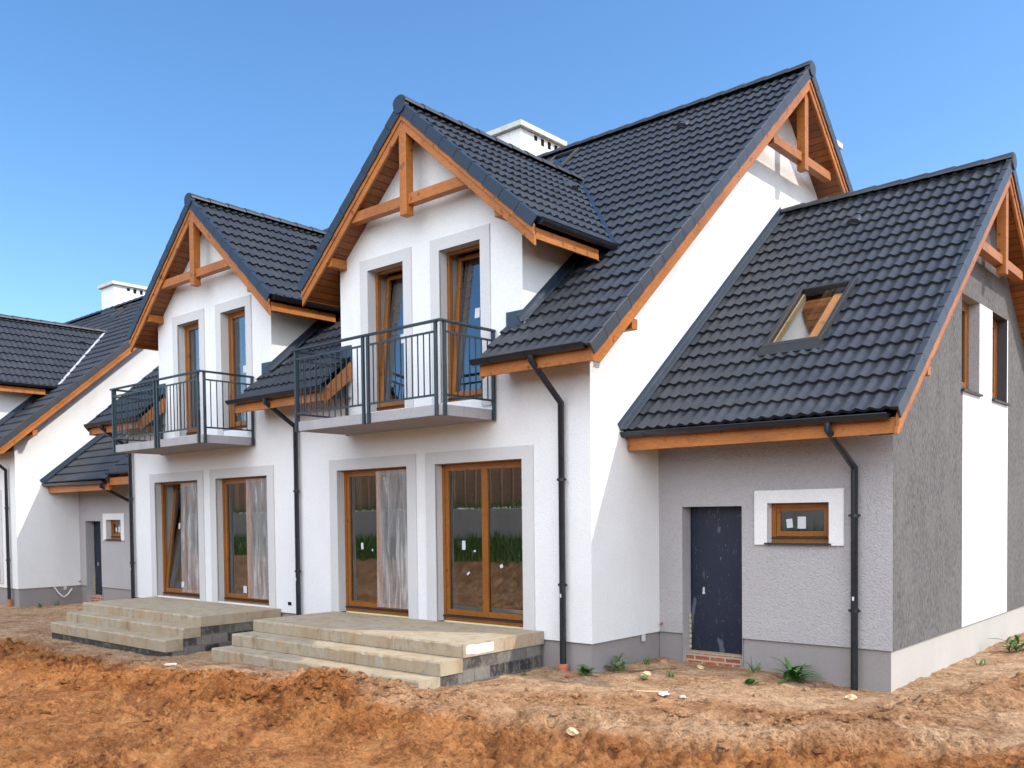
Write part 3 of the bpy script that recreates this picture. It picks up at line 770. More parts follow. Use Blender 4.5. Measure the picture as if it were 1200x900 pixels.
# gable windows
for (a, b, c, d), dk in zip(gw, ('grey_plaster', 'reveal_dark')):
    Fg = gable(WX)
    rv = MB()
    for u in (a, b): rv.poly([Fg(u, -.001, c), Fg(u, .2, c), Fg(u, .2, d), Fg(u, -.001, d)])
    rv.poly([Fg(a, 0, d), Fg(b, 0, d), Fg(b, .2, d), Fg(a, .2, d)]); rv.poly([Fg(a, 0, c), Fg(b, 0, c), Fg(b, .2, c), Fg(a, .2, c)])
    part('window_reveal', rv, dk, house, fix=False)
    w = glazing(house, 'gable_window', Fg, a, b, c + .03, d - .005, .15, 1)
    sl = MB(); fbox(sl, Fg, a - .03, b + .03, -.05, .15, c - .012, c + .018); part('window_sill', sl, 'sill', w)
# grey dado between the wing door and the ground: brick threshold and door
th = MB(); th.box(wo[0], wo[1], WY + .10, WY + .34, -.62, -.36); part('brick_threshold', th, 'brick', house)
th = MB(); th.box(wo[0], wo[1], WY + .13, WY + .24, -.359, -.33); dr = part('steel_door', MB().box(wo[0] + .012, wo[1] - .012, WY + .24, WY + .285, -.33, wo[3] - .004), 'door', house, label='navy steel side door with chalky scuffs'); part('door_sill', th, 'concrete', dr)
ke = MB(); ke.tube([(.6, WY + .238, .52), (.6, WY + .230, .52)], .022, 12); ke.box(.585, .615, WY + .232, WY + .239, .54, .6); part('lock_plate', ke, 'cap', dr)
fm = MB()
for k in range(7): fm.box(wo[0] + .002, wo[0] + .008 + .006 * random.random(), WY + .20, WY + .238, -.30 + k * .075, -.25 + k * .075)
part('foam_strip', fm, 'foam', dr)
# small window
mb = MB(); y0 = WY - .03
for (a, b, c, d) in ((1.513, ww[0], 1.235, 1.967), (ww[1], 2.725, 1.235, 1.967), (ww[0], ww[1], ww[3], 1.967)): mb.box(a, b, y0, WY + .01, c, d)
for u in (ww[0], ww[1]): mb.poly([(u, WY, ww[2]), (u, WY + .16, ww[2]), (u, WY + .16, ww[3]), (u, WY, ww[3])])
mb.poly([(ww[0], WY, ww[3]), (ww[1], WY, ww[3]), (ww[1], WY + .16, ww[3]), (ww[0], WY + .16, ww[3])])
mb.poly([(ww[0], WY, ww[2]), (ww[1], WY, ww[2]), (ww[1], WY + .16, ww[2]), (ww[0], WY + .16, ww[2])])
part('white_surround', mb, 'white_plaster', house, fix=False)
w = glazing(house, 'small_window', front(WY), ww[0], ww[1], ww[2] + .02, ww[3], .11, 1, stickers=((0, .2, .42, .085, .12, .1), (0, .48, .45, .115, .16, 0)), fw=.06, sw=.055, foot=.05)
sl = MB(); sl.box(ww[0] - .03, ww[1] + .03, WY - .06, WY + .10, ww[2] - .005, ww[2] + .018)
for k in range(7): sl.box(ww[0] + .02 + k * .135, ww[0] + .03 + k * .135, WY - .061, WY - .02, ww[2] + .0185, ww[2] + .021)
part('window_sill', sl, 'sill', w)

# wing roof
cw = 1 / math.hypot(1, WM)
Sw, Nw = V((0, cw, WM * cw)), V((0, -WM * cw, cw)); Swb, Nwb = V((0, -cw, WM * cw)), V((0, WM * cw, cw))
WXE = WX + WOV; wl = (RY - W_EAVE) / cw
sk = (1.47, 2.23, (2.15 - W_EAVE) / cw, (3.38 - W_EAVE) / cw)
ha, hb, hc, hd = sk[0] + .03, sk[1] - .03, sk[2] + .03, sk[3] - .03
wp = lambda v: V((0, W_EAVE, wtile(W_EAVE))) + Sw * v
wcut = [(.01, ha, ()), (hb, WXE - .01, ()), (ha, hb, [(wp(hc), Sw)]), (ha, hb, [(wp(hd), -Sw)])]
wr = smooth_angle(part('wing_roof', merge(*[tiles((0, W_EAVE, wtile(W_EAVE)), (1, 0, 0), Sw, Nw, a, b, wl, p, seed=5) for a, b, p in wcut]), 'tile', house, fix=False), 30)
smooth_angle(part('roof_rear_slope', tiles((0, D - W_EAVE, wtile(W_EAVE)), (1, 0, 0), Swb, Nwb, .01, WXE - .01, wl, fine=4), 'tile', wr, fix=False), 30)
part('ridge_cap', ridge_caps(MB(), (WXE + .03, RY, WA + .075), (.02, RY, WA + .075)), 'tile', wr)
part('verge_tiles', verge(MB(), (WXE, W_EAVE - .02, wtile(W_EAVE - .02)), (WXE, RY, WA), (1, 0, 0), Nw), 'tile', wr, bevel=.006)
part('verge_tiles', verge(MB(), (WXE, D - W_EAVE + .02, wtile(W_EAVE - .02)), (WXE, RY, WA), (1, 0, 0), Nwb), 'tile', wr, bevel=.006)
part('ridge_end', MB().tube([(WXE - .05, RY, WA), (WXE + .045, RY, WA)], .12, 18), 'tile', wr)
so = MB()
for s in (1, -1):
    ya = RY - s * (RY - W_EAVE - .07)
    so.poly([(WX, ya, ws(ya)), (WXE - .02, ya, ws(ya)), (WXE - .02, RY, ws(RY)), (WX, RY, ws(RY))])
so.poly([(.003, W_EAVE + .1, 2.56), (WXE - .05, W_EAVE + .1, 2.56), (WXE - .05, WY - .003, 3.16), (.003, WY - .003, 3.16)])
part('soffit', so, 'soffit', wr, fix=False)
for y0_ in (W_EAVE + .03, D - W_EAVE - .03):
    mb = MB(); rake_boards(mb, WXE - .005, 1, y0_, RY, wtile, zc=2.54, top=.075, h1=.14, h2=.14); part('bargeboard', mb, 'wood', wr, bevel=.005)
mb = MB(); mb.box(.03, WXE - .05, W_EAVE + .055, W_EAVE + .095, 2.555, 2.74); part('fascia', mb, 'wood', wr, bevel=.004)
smooth_angle(part('gutter', gutter_mb((.0, W_EAVE - .03, 2.80), (WXE - .1, W_EAVE - .03, 2.775), (0, 1, 0)), 'gutter', wr, fix=False), 40)
x = WXE - .14
t = MB(); t.box(x - .10, x + .04, RY - 1.25, RY + 1.25, 5.44, 5.58); part('tie_beam', t, 'wood', wr, bevel=.006)
t = MB(); t.box(x - .05, x + .085, RY - .07, RY + .07, 5.30, WA - .35); part('king_post', t, 'wood', wr, bevel=.006)
t = MB(); t.box(WX, WXE - .06, 2.05, 2.17, 3.34, 3.46); part('purlin_end', t, 'wood', wr, bevel=.005)
smooth_angle(part('roof_vent', vent_mb(V((1.6, 5.18, wtile(5.18))), (1, 0, 0), Sw, Nw), 'tile', wr, fix=False), 50)
fl = MB()
p, q = V((.06, W_EAVE - .05, wtile(W_EAVE - .05))) + Nw * .085, V((.06, RY + .02, wtile(RY))) + Nw * .085
fl.obox((p + q) / 2, (q - p) / 2, V((.055, 0, 0)), Nw * .006)
p, q = p + Nw * .05, q + Nw * .05
fl.obox(V(((.012), (p.y + q.y) / 2, (p.z + q.z) / 2)), (q - p) / 2, V((.006, 0, 0)), Nw * .05)
part('flashing', fl, 'sheet', wr)
# skylight with its shaft
P = V((sk[0] - .03, W_EAVE, wtile(W_EAVE))) + Sw * (sk[2] - .03)
f, F = roof_window('skylight', P, (1, 0, 0), Sw, Nw, sk[1] - sk[0] + .06, sk[3] - sk[2] + .06, border=.06)
w_, l_ = sk[1] - sk[0] + .06, sk[3] - sk[2] + .06
part('pane', MB().poly([F(.07, -.06, .1), F(w_ - .07, -.06, .1), F(w_ - .07, -.06, l_ - .07), F(.07, -.06, l_ - .07)]), 'sky_glass', f, fix=False)
sh = MB()
sh.poly([F(.05, .02, 0), F(.05, .95, .0), F(.05, .95, l_), F(.05, .02, l_)]); sh.poly([F(w_ - .05, .02, 0), F(w_ - .05, .95, 0), F(w_ - .05, .95, l_), F(w_ - .05, .02, l_)])
sh.poly([F(.05, .02, .05), F(w_ - .05, .02, .05), F(w_ - .05, .95, .05), F(.05, .95, .05)]); sh.poly([F(.05, .95, 0), F(w_ - .05, .95, 0), F(w_ - .05, .95, l_), F(.05, .95, l_)])
part('shaft_lining', sh, 'shaft_white', f, fix=False)
li = MB(); fbox(li, F, .055, .085, -.02, .06, .1, l_ - .07); part('shaft_edge', li, 'pale_wood', f)
bm_ = MB(); fbox(bm_, F, w_ * .60, w_ * .80, .07, .20, .06, l_ - .05); part('rafter', bm_, 'shaft_wood', f, bevel=.006)
bk = MB(); fbox(bk, F, w_ * .81, w_ - .052, .16, .22, .06, l_ - .05); part('brick_lining', bk, 'brick', f)
cl = MB(); fbox(cl, F, .09, w_ - .06, .10, .5, l_ - .30, l_ - .05); part('shaft_head', cl, 'soffit', f)
# wing downpipe
Gw = W_EAVE - .03
pipe([(2.88, Gw, 2.74), (2.88, Gw, 2.64), (2.88, WY - .08, 2.22), (2.88, WY - .08, -.60)], clips=(1.62, .42))
# left wing, mostly behind the house
mb = MB(); mb.poly([(XL - 2.75, WY, -.9), (XL, WY, -.9), (XL, WY, 3.2), (XL - 2.75, WY, 3.2)]); mb.poly([(XL - 2.75, WY, -.9), (XL - 2.75, WD1, -.9), (XL - 2.75, WD1, ws(WD1)), (XL - 2.75, RY, ws(RY)), (XL - 2.75, WY, ws(WY))])
part('wing_front_wall', mb, 'grey_plaster', house)
lw = smooth_angle(part('wing_roof', merge(tiles((0, W_EAVE, wtile(W_EAVE)), (1, 0, 0), Sw, Nw, XL - 2.8, XL - .01, wl, fine=4), tiles((0, D - W_EAVE, wtile(W_EAVE)), (1, 0, 0), Swb, Nwb, XL - 2.8, XL - .01, wl, fine=4)), 'tile', house, fix=False), 30)
mb = MB(); mb.box(XL - 2.8, XL - .03, W_EAVE + .055, W_EAVE + .095, 2.555, 2.74); part('fascia', mb, 'wood', lw)
# little grilles and hoses in the walls
mb = MB(); mb.box(-6.80, -6.70, -.008, -.001, .08, .14); part('wall_grille', mb, 'dark', house)
mb = MB(); mb.box(-.004, .012, 1.22, 1.30, -.16, -.07); part('wall_tag', mb, 'paper', house)
mb = MB(); mb.tube([(.04, WY + .0, .06), (.055, WY - .05, .05), (.07, WY - .08, .045)], .016, 8); part('pipe_stub', mb, 'brickbit', house)

# ---- the neighbour: the same house again
nb = copy_tree(house)
nb.location = (HB[0] - 19.12, HB[1], HB[2] - .11)
for ch in nb.children_recursive:
    if ch.name.startswith('valley_flashing'):
        ch.material_slots[0].link = 'OBJECT'; ch.material_slots[0].material = M['white_sheet']
    if ch.name.startswith('downpipe') and max(v[0] for v in ch.bound_box) > 6: ch.location.x += .5
nb['label'] = 'white house cut off by the left edge, its grey side wing meeting the nearer house'

# =================================================================== terraces
def terrace(x0, x1, levels, zb, label, blocks=True):
    t = thing('terrace_steps', ((x0 + x1) / 2, levels[0][1] / 2, zb), label, 'steps', 'concrete terraces with steps')
    prev = 0.0
    for i, (z, y) in enumerate(levels):
        mb = MB(); zl = levels[i + 1][0] if i + 1 < len(levels) else zb
        ya, yb, za, zb_ = y, (-.004 if i == 0 else levels[i - 1][1] - .002), (z - .176 if i < 2 else z - .2), z
        nx = int((x1 - x0) / .09); rs = random.Random(int(100 * abs(x0)) + i)
        for k in range(nx + 1):
            xx = x0 + .012 * i + (x1 - .004 * i - x0 - .012 * i) * k / nx
            chip = rs.random() ** 6 * .022; e1, e2 = rs.uniform(-.004, .004), rs.uniform(-.003, .003)
            mb.v += [(xx, ya + e1, za), (xx, ya + e1, zb_ - .02 - chip), (xx, ya + e1 + .016 + chip, zb_ + e2 * .5), (xx, yb, zb_), (xx, yb, za)]
        for k in range(nx):
            for j in range(5): q_ = k * 5; mb.f.append((q_ + j, q_ + (j + 1) % 5, q_ + 5 + (j + 1) % 5, q_ + 5 + j))
        mb.f += [tuple(range(5)), tuple(nx * 5 + j for j in range(5))[::-1]]
        o = part(('terrace_slab', 'step', 'step')[i], mb, 'concrete', t)
        # cold joints of the cast edge
        jm = MB()
        for k in (1, 2, 3):
            xj = x0 + (x1 - x0) * (k / 4 + .03 * (i - 1)); jm.box(xj - .012, xj + .012, y - .003, y + .02, z - .15, z - .012)
        part('edge_joint', jm, 'slab', o)
        if i + 1 < len(levels):
            pass
    mb = MB()
    mb.box(x0 + .02, x1 - .014, levels[0][1] + .012, -.03, zb - .2, levels[0][0] - .178)
    mb.box(x0 + .03, x1 - .02, levels[1][1] + .012, levels[0][1] + .01, zb - .2, levels[1][0] - .178)
    mb.box(x0 + .04, x1 - .026, levels[2][1] + .012, levels[1][1] + .01, zb - .2, levels[2][0] - .201)
    part('block_base', mb, 'blocks', t)
    return t
tr = terrace(-5.45, -.82, [(.05, -1.65), (-.13, -2.05), (-.31, -2.42)], -.62, 'nearer concrete terrace with two steps and a white mortar patch on its tarred block side')
pm = MB(); rnd = random.Random(3)
pts = []
for k in range(25):
    a = 2 * math.pi * k / 25; pts.append((-.8175, -1.33 + .27 * max(-1, min(1, 1.35 * math.cos(a))) + rnd.uniform(-.012, .012), -.035 + .062 * max(-1, min(1, 1.35 * math.sin(a))) + rnd.uniform(-.01, .01)))
part('mortar_patch', MB().poly(pts), simple('white_mortar', (.58, .56, .51), .9), tr)
terrace(-11.55, -7.02, [(.0, -1.65), (-.17, -1.98), (-.34, -2.30)], -.66, 'farther concrete terrace with two steps, in front of the left pair of film-covered garden doors')

# =================================================================== ground
def hsh(ix, iy, s):
    h = (ix.astype(np.int64) * 374761393 + iy.astype(np.int64) * 668265263 + s * 974711) & 0xffffffff
    h = ((h ^ (h >> 13)) * 1274126177) & 0xffffffff; h ^= h >> 16
    return (h & 0xffffff) / float(0xffffff)
def vn(x, y, s=0):
    ix, iy = np.floor(x), np.floor(y); fx, fy = x - ix, y - iy
    fx = fx * fx * fx * (fx * (fx * 6 - 15) + 10); fy = fy * fy * fy * (fy * (fy * 6 - 15) + 10)
    a, b, c, d = hsh(ix, iy, s), hsh(ix + 1, iy, s), hsh(ix, iy + 1, s), hsh(ix + 1, iy + 1, s)
    return (a + (b - a) * fx) * (1 - fy) + (c + (d - c) * fx) * fy - .5
def fbm(x, y, s=0, o=4, g=.5):
    r = 0; a = 1
    for k in range(o): r = r + a * vn(x * 2 ** k + 17.3 * k, y * 2 ** k - 9.1 * k, s + k); a *= g
    return r
def clods(x, y, cell, s, p=.8):
    gx, gy = x / cell, y / cell; ix, iy = np.floor(gx), np.floor(gy); best = np.zeros_like(x)
    for dx in (-1, 0, 1):
        for dy in (-1, 0, 1):
            cx, cy = ix + dx, iy + dy
            px, py = cx + hsh(cx, cy, s), cy + hsh(cx, cy, s + 1); r = .25 + .5 * hsh(cx, cy, s + 2) * p
            ax = 1 + .6 * (hsh(cx, cy, s + 3) - .5)
            d2 = ((gx - px) * ax) ** 2 + ((gy - py) / ax) ** 2
            best = np.maximum(best, np.sqrt(np.maximum(r * r - d2, 0)) * (.5 + hsh(cx, cy, s + 4)))
    return best * cell
def ss(a, b, x):
    t = np.clip((x - a) / (b - a), 0, 1); return t * t * (3 - 2 * t)
def gauss(x, y, cx, cy, sx, sy, ang=0):
    c, s = math.cos(ang), math.sin(ang); u = (x - cx) * c + (y - cy) * s; v = -(x - cx) * s + (y - cy) * c
    return np.exp(-.5 * ((u / sx) ** 2 + (v / sy) ** 2))
TD = .72   # direction of the digger tracks
def edge_y(x):   # front line of the pale trodden strip along the houses
    return -3.15 + .30 * fbm(x * .45, x * 0 + 3.1, 40, 3) * 2 + np.where(x > -1, (x + 1) * .36, 0) + np.where(x > 1.5, (x - 1.5) * .20, 0)
def masks(x, y):
    e = edge_y(x); front_ = ss(.12, -.35, y - e + .15 * fbm(x * 1.6, y * 1.6, 60, 4))
    berm = np.exp(-.5 * ((y - e + .35) / .38) ** 2) * ss(.5, -1.2, x)
    pile = gauss(x, y, -1.75, -2.95, .75, .34, .25)
    right = gauss(x, y, 4.55, 2.1, 1.9, .38, 1.2) + .6 * gauss(x, y, 5.6, 4.2, 1.5, .5, 1.2)
    low = gauss(x, y, 1.1, -1.75, 1.3, .35, .5) + .8 * gauss(x, y, 3.0, -.5, .8, .3, .5)
    return front_, berm, pile, right, low
def tracks(x, y):
    h = 0
    for (cx, cy, ang, w, pitch) in ((4.9, -.75, .80, .21, .17), (5.55, -1.5, .80, .21, .17), (.5, -3.6, .66, .17, .15), (-3.0, -4.35, .62, .2, .19), (-2.2, -5.6, .70, .2, .19)):
        c, s = math.cos(ang), math.sin(ang); u = (x - cx) * c + (y - cy) * s; v = -(x - cx) * s + (y - cy) * c
        v = v + .12 * np.sin(u * .7) + .05 * fbm(u * 1.5, u * 0 + cx, 130, 2)
        band = ss(w, w * .72, np.abs(v)); rim = np.exp(-.5 * ((np.abs(v) - w * 1.12) / .05) ** 2)
        wear = ss(-.15, .2, fbm(x * .9, y * .9, 131, 3))
        lug = ss(-.2, .5, np.sin((u + np.abs(v) * .35) * 2 * math.pi / pitch))
        h = h + wear * (band * (-.035 + .032 * lug) + .03 * rim)
    return h
def height(x, y):
    f_, berm, pile, right, low = masks(x, y)
    base = -.44 + .0 * x
    base = base - .12 * ss(1.2, 3.2, x) - .20 * ss(-3, -9, x) * ss(-.0, -.3, x)
    base = base - .05 * ss(-16, -19, x)
    base = base + .04 * gauss(x, y, .45, 1.0, .35, .3) - .05 * gauss(x, y, .85, 1.75, .5, .3)
    base = base - .05 * f_ - .09 * ss(-1.2, .8, x) * f_ - .02 * f_
    u = x * math.cos(TD) + y * math.sin(TD); v = -x * math.sin(TD) + y * math.cos(TD)
    h = base + .05 * fbm(x * .35, y * .35, 1, 4) + .02 * fbm(x * 1.5, y * 1.5, 5, 4)
    h = h + f_ * (.06 * fbm(u * .45, v * 2.2, 9, 4) + .075 * fbm(u * .55, v * 5, 14, 3)) - .10 * f_ * ss(-.6, -1.6, y - edge_y(x))
    h = h + .015 * berm * (.7 + fbm(x * 1.3, y * 1.3, 21, 3)) + .15 * pile * (.9 + .5 * fbm(x * 2.2, y * 2.2, 24, 3)) + .20 * right * (.9 + .7 * fbm(x * 2, y * 2, 27, 3)) + .05 * low * (.8 + fbm(x * 2, y * 2, 29, 3))
    patch = ss(-.06, .16, fbm(x * .7 + .3 * fbm(x * 3, y * 3, 80, 3), y * .7, 33, 4))
    cm = np.clip(.07 + .18 * f_ + .5 * f_ * patch + .35 * f_ * ss(-.1, -.8, y - edge_y(x)) * ss(-1.2, -.5, y - edge_y(x)) + .75 * berm * ss(-.2, .2, fbm(x * 1.1, y * 1.1, 35, 3)) + 1.0 * pile + .7 * right * ss(-.15, .15, fbm(x * 1.3, y * 1.3, 37, 3)) + .6 * low * patch, 0, 1.1)
    near = (y > -13) & (y < 9) & (x > -24) & (x < 9)
    def billow(a_, b_, s_, o_=4, g_=.58):
        r_ = 0; k_ = 1.0
        for i_ in range(o_): r_ = r_ + k_ * (np.abs(vn(a_ * 2 ** i_ + 3.7 * i_, b_ * 2 ** i_ + 1.9 * i_, s_ + i_)) * 2 - .5); k_ *= g_
        return r_
    wx, wy = x + .06 * fbm(x * 5, y * 5, 93, 2), y + .06 * fbm(x * 5, y * 5, 94, 2)
    h = h + np.where(near, (.016 + .085 * cm) * billow(wx * 2.8, wy * 2.8, 100, 4, .64) + f_ * (.030 + .03 * patch) * billow(u * 1.5 + .2 * fbm(x, y, 95, 2), v * 5, 110, 4, .64), 0)
    h = h + near * tracks(x, y)
    h = h + np.where(near, cm * (.20 * clods(x + .05 * fbm(x * 8, y * 8, 90, 2), y + .05 * fbm(x * 8, y * 8, 91, 2), .30, 50) + .70 * clods(x + .04 * fbm(x * 12, y * 12, 92, 2), y, .15, 55) + .75 * clods(x, y, .08, 58)) + (.12 + .6 * cm) * (.045 * fbm(x * 7, y * 7, 70, 3, .7)), 0)
    # bank and garden behind the photographer
    h = h + .9 * ss(-11.0, -13.0, y) + .75 * ss(-12.9, -13.9, y) + .9 * ss(-14.1, -14.6, y)
    return h
def lin(a, b, st): return list(np.arange(a, b, st))
xs = [-3000, -1200, -500, -250, -140, -90] + lin(-65, -30, 2.5) + lin(-30, -14, .2) + lin(-14, -8, .045) + lin(-8, 6.2, .026) + lin(6.2, 10, .12) + lin(10, 30, 2) + [40, 70, 120, 250, 600, 1500, 3000]
ys = [-3000, -1200, -500, -200, -90, -50, -30, -20] + lin(-17, -13.2, .25) + lin(-13.2, -8.5, .11) + lin(-8.5, -6.6, .08) + lin(-6.6, 2.2, .028) + lin(2.2, 11, .08) + lin(11, 30, 2) + [45, 80, 150, 300, 700, 1500, 3000]
xs, ys = np.array(xs, float), np.array(ys, float)
GX, GY = np.meshgrid(xs, ys); GZ = height(GX, GY)
me = bpy.data.meshes.new('ground'); nxg, nyg = len(xs), len(ys)
co = np.stack([GX, GY, GZ], -1).reshape(-1, 3)
me.vertices.add(len(co)); me.vertices.foreach_set('co', co.ravel())
idx = np.arange(nxg * nyg).reshape(nyg, nxg)
q = np.stack([idx[:-1, :-1], idx[:-1, 1:], idx[1:, 1:], idx[1:, :-1]], -1).reshape(-1)
nf = len(q) // 4
me.loops.add(len(q)); me.loops.foreach_set('vertex_index', q)
me.polygons.add(nf); me.polygons.foreach_set('loop_start', np.arange(nf) * 4); me.polygons.foreach_set('loop_total', np.full(nf, 4))
me.polygons.foreach_set('use_smooth', np.ones(nf, bool)); me.update(); me.validate()
f_, berm, pile, right, low = masks(GX, GY)
def attr(name, a):
    at = me.attributes.new(name, 'FLOAT', 'POINT'); at.data.foreach_set('value', a.astype(np.float32).ravel())
attr('churned', np.clip((f_ * .9 + .6 * berm + .5 * right + .3 * pile + .5 * low) * (1 - .6 * ss(-7.5, -9, GY)), 0, 1))
attr('grassy', ss(-12.6, -13.2, GY))
def soil():
    t = NT('sandy_soil'); v = t.coord()
    a = t.node('ShaderNodeAttribute'); a.attribute_name = 'churned'; g = t.node('ShaderNodeAttribute'); g.attribute_name = 'grassy'
    n1 = t.noise(v, .9, 6, .62, .4); n2 = t.noise(v, 4.5, 6, .65, .3); n3 = t.noise(v, 22, 6, .72, .3); n4 = t.noise(v, 75, 4, .65)
    mp = t.node('ShaderNodeMapping'); mp.inputs['Rotation'].default_value = (0, 0, -TD); mp.inputs['Scale'].default_value = (.35, 2.2, 1)
    tc = t.node('ShaderNodeTexCoord'); t.l.new(tc.outputs['Object'], mp.inputs['Vector']); n5 = t.noise(mp.outputs[0], 2.4, 6, .65, .3)
    pale = t.mix(t.ramp(n1, [(.35, (0, 0, 0)), (.65, (1, 1, 1))]), (.58, .37, .22), (.64, .44, .275))
    pale = t.mix(t.ramp(n2, [(.42, (0, 0, 0)), (.7, (.75, .75, .75))]), pale, (.34, .19, .105))
    org = t.mix(t.ramp(n5, [(.35, (0, 0, 0)), (.65, (1, 1, 1))]), (.53, .22, .07), (.40, .15, .044))
    org = t.mix(t.ramp(n2, [(.5, (0, 0, 0)), (.75, (.9, .9, .9))]), org, (.52, .28, .12))
    org = t.mix(t.ramp(n1, [(.45, (0, 0, 0)), (.7, (.7, .7, .7))]), org, (.26, .10, .035))
    col = t.mix(a.outputs['Fac'], pale, org)
    dk = t.noise(v, 1.7, 7, .7, .6)
    col = t.mix(t.ramp(dk, [(.46, (0, 0, 0)), (.62, (.9, .9, .9))]), col, t.mix(a.outputs['Fac'], (.38, .21, .11), (.25, .085, .026)))
    col = t.mix(t.ramp(n3, [(.30, (.85, .85, .85)), (.46, (0, 0, 0))]), col, (.12, .045, .016))
    col = t.mix(t.ramp(n3, [(.58, (0, 0, 0)), (.72, (.6, .6, .6))]), col, (.64, .42, .24))
    gr = t.mix(n2, (.04, .085, .018), (.085, .13, .03))
    col = t.mix(g.outputs['Fac'], col, gr)
    t.color(col); t.rough(.95, .12)
    def crumbs(scale):
        vo = t.node('ShaderNodeTexVoronoi'); vo.inputs['Scale'].default_value = scale; vo.inputs['Randomness'].default_value = 1
        wv = t.node('ShaderNodeVectorMath'); wv.operation = 'ADD'; nz = t.node('ShaderNodeTexNoise'); nz.inputs['Scale'].default_value = scale * .7; nz.inputs['Detail'].default_value = 2
        t.l.new(v, nz.inputs['Vector']); sc_ = t.node('ShaderNodeVectorMath'); sc_.operation = 'SCALE'; sc_.inputs['Scale'].default_value = .45 / scale; t.l.new(nz.outputs['Color'], sc_.inputs[0])
        t.l.new(v, wv.inputs[0]); t.l.new(sc_.outputs[0], wv.inputs[1]); t.l.new(wv.outputs[0], vo.inputs['Vector'])
        return vo
    va, vb = crumbs(17), crumbs(42)
    cm_ = t.noise(v, 1.3, 5, .65, .4); msk = t.ramp(cm_, [(.38, (.25, .25, .25)), (.58, (1, 1, 1))])
    for vo, amt in ((va, .55), (vb, .75)):
        h_, s_, v_ = None, None, sep(t, vo.outputs['Color'])[0]
        tone = t.ramp(v_, [(0, (.38, .34, .30)), (.3, (.72, .69, .66)), (.62, (1, 1, 1)), (1, (1.0, 1.0, 1.0))])
        mm = t.node('ShaderNodeMath'); mm.operation = 'MULTIPLY'; mm.inputs[1].default_value = amt
        t.l.new(msk, mm.inputs[0]); col = t.mix(mm.outputs[0], col, t.mix(1.0, col, tone, 'MULTIPLY'))
    t.color(col)
    b0 = t.bump(va.outputs['Distance'], -.7, .04); b0 = t.bump(vb.outputs['Distance'], -.6, .016, b0)
    b1 = t.bump(n3, .9, .07, b0); t.bump(n4, .7, .02, b1); return t.m
M['soil'] = soil(); me.materials.append(M['soil'])
gr = bpy.data.objects.new('ground', me); COL.objects.link(gr); tag(gr, kind='structure')
def hz(x, y): return float(height(np.array([[float(x)]]), np.array([[float(y)]]))[0, 0])

# loose clods: nobody could count them
def lump(mb, c, r, rnd, flat=.75):
    bm = bmesh.new(); bmesh.ops.create_icosphere(bm, subdivisions=2, radius=1)
    sx, sy, sz = rnd.uniform(.7, 1.3), rnd.uniform(.7, 1.3), rnd.uniform(.6, 1) * flat; off = rnd.uniform(0, 99); ca = rnd.uniform(0, 6.3)
    bm.verts.index_update(); vs = []
    for v in bm.verts:
        p = v.co; k = 1 + .28 * math.sin(p.x * 2.7 + off) * math.sin(p.y * 3.1 + off * 1.3) + .18 * math.sin(p.z * 5.3 + p.x * 4 + off * .7) + rnd.uniform(-.2, .2)
        x, y, z = p.x * sx * k * r, p.y * sy * k * r, p.z * sz * k * r
        vs.append((c[0] + x * math.cos(ca) - y * math.sin(ca), c[1] + x * math.sin(ca) + y * math.cos(ca), c[2] + z))
    mb.add(vs, [tuple(v.index for v in f.verts) for f in bm.faces]); bm.free()
rnd = random.Random(5); mb = MB(); N = 30000
cx = np.array([rnd.uniform(-12, 6) for _ in range(N)]); cy = np.array([rnd.uniform(-6.4, 3.5) for _ in range(N)])
f1, b1, p1, r1, l1 = masks(cx, cy); hh = height(cx, cy)
pr = .010 + .09 * f1 * (fbm(cx * .9, cy * .9, 33, 4) > .05) + .40 * b1 * (fbm(cx * 1.1, cy * 1.1, 35, 3) > -.05) + .95 * p1 + .5 * r1 * (fbm(cx * 1.3, cy * 1.3, 37, 3) > -.05) + .28 * l1
cnt = 0; ch = []
for i in range(N):
    if rnd.random() > pr[i]: continue
    if cy[i] > -2.5 and -5.6 < cx[i] < -.7 or cy[i] > -2.4 and -11.7 < cx[i] < -6.9 or cy[i] > -.1 and cx[i] < 0.05 or cy[i] > 1.6 and cx[i] < 3.4: continue
    r = .011 + .055 * rnd.random() ** 3.0; lump(mb, (cx[i], cy[i], hh[i] + r * .1), r, rnd); cnt += 1; ch += [min(1, f1[i] * .9 + .6 * b1[i] + .5 * r1[i] + .3 * p1[i] + .5 * l1[i])] * (len(mb.v) - len(ch))
def clod_m():
    t = NT('soil_clod'); v = t.coord(); n = t.noise(v, 2.2, 4, .6); n3 = t.noise(v, 45, 5, .65)
    col = t.mix(t.ramp(n, [(.35, (0, 0, 0)), (.65, (1, 1, 1))]), (.50, .19, .05), (.40, .165, .06))
    col = t.mix(t.ramp(n3, [(.33, (.5, .5, .5)), (.46, (0, 0, 0))]), col, (.22, .09, .035))
    t.color(col); t.rough(.95, .1); t.bump(n3, .7, .02); return t.m
M['clod'] = clod_m()
o = part('soil_clods', mb, 'soil', smooth=False, fix=False); at_ = o.data.attributes.new('churned', 'FLOAT', 'POINT'); at_.data.foreach_set('value', ch); tag(o, 'loose orange-brown clods of dug soil strewn over the ground', 'soil clods', kind='stuff')

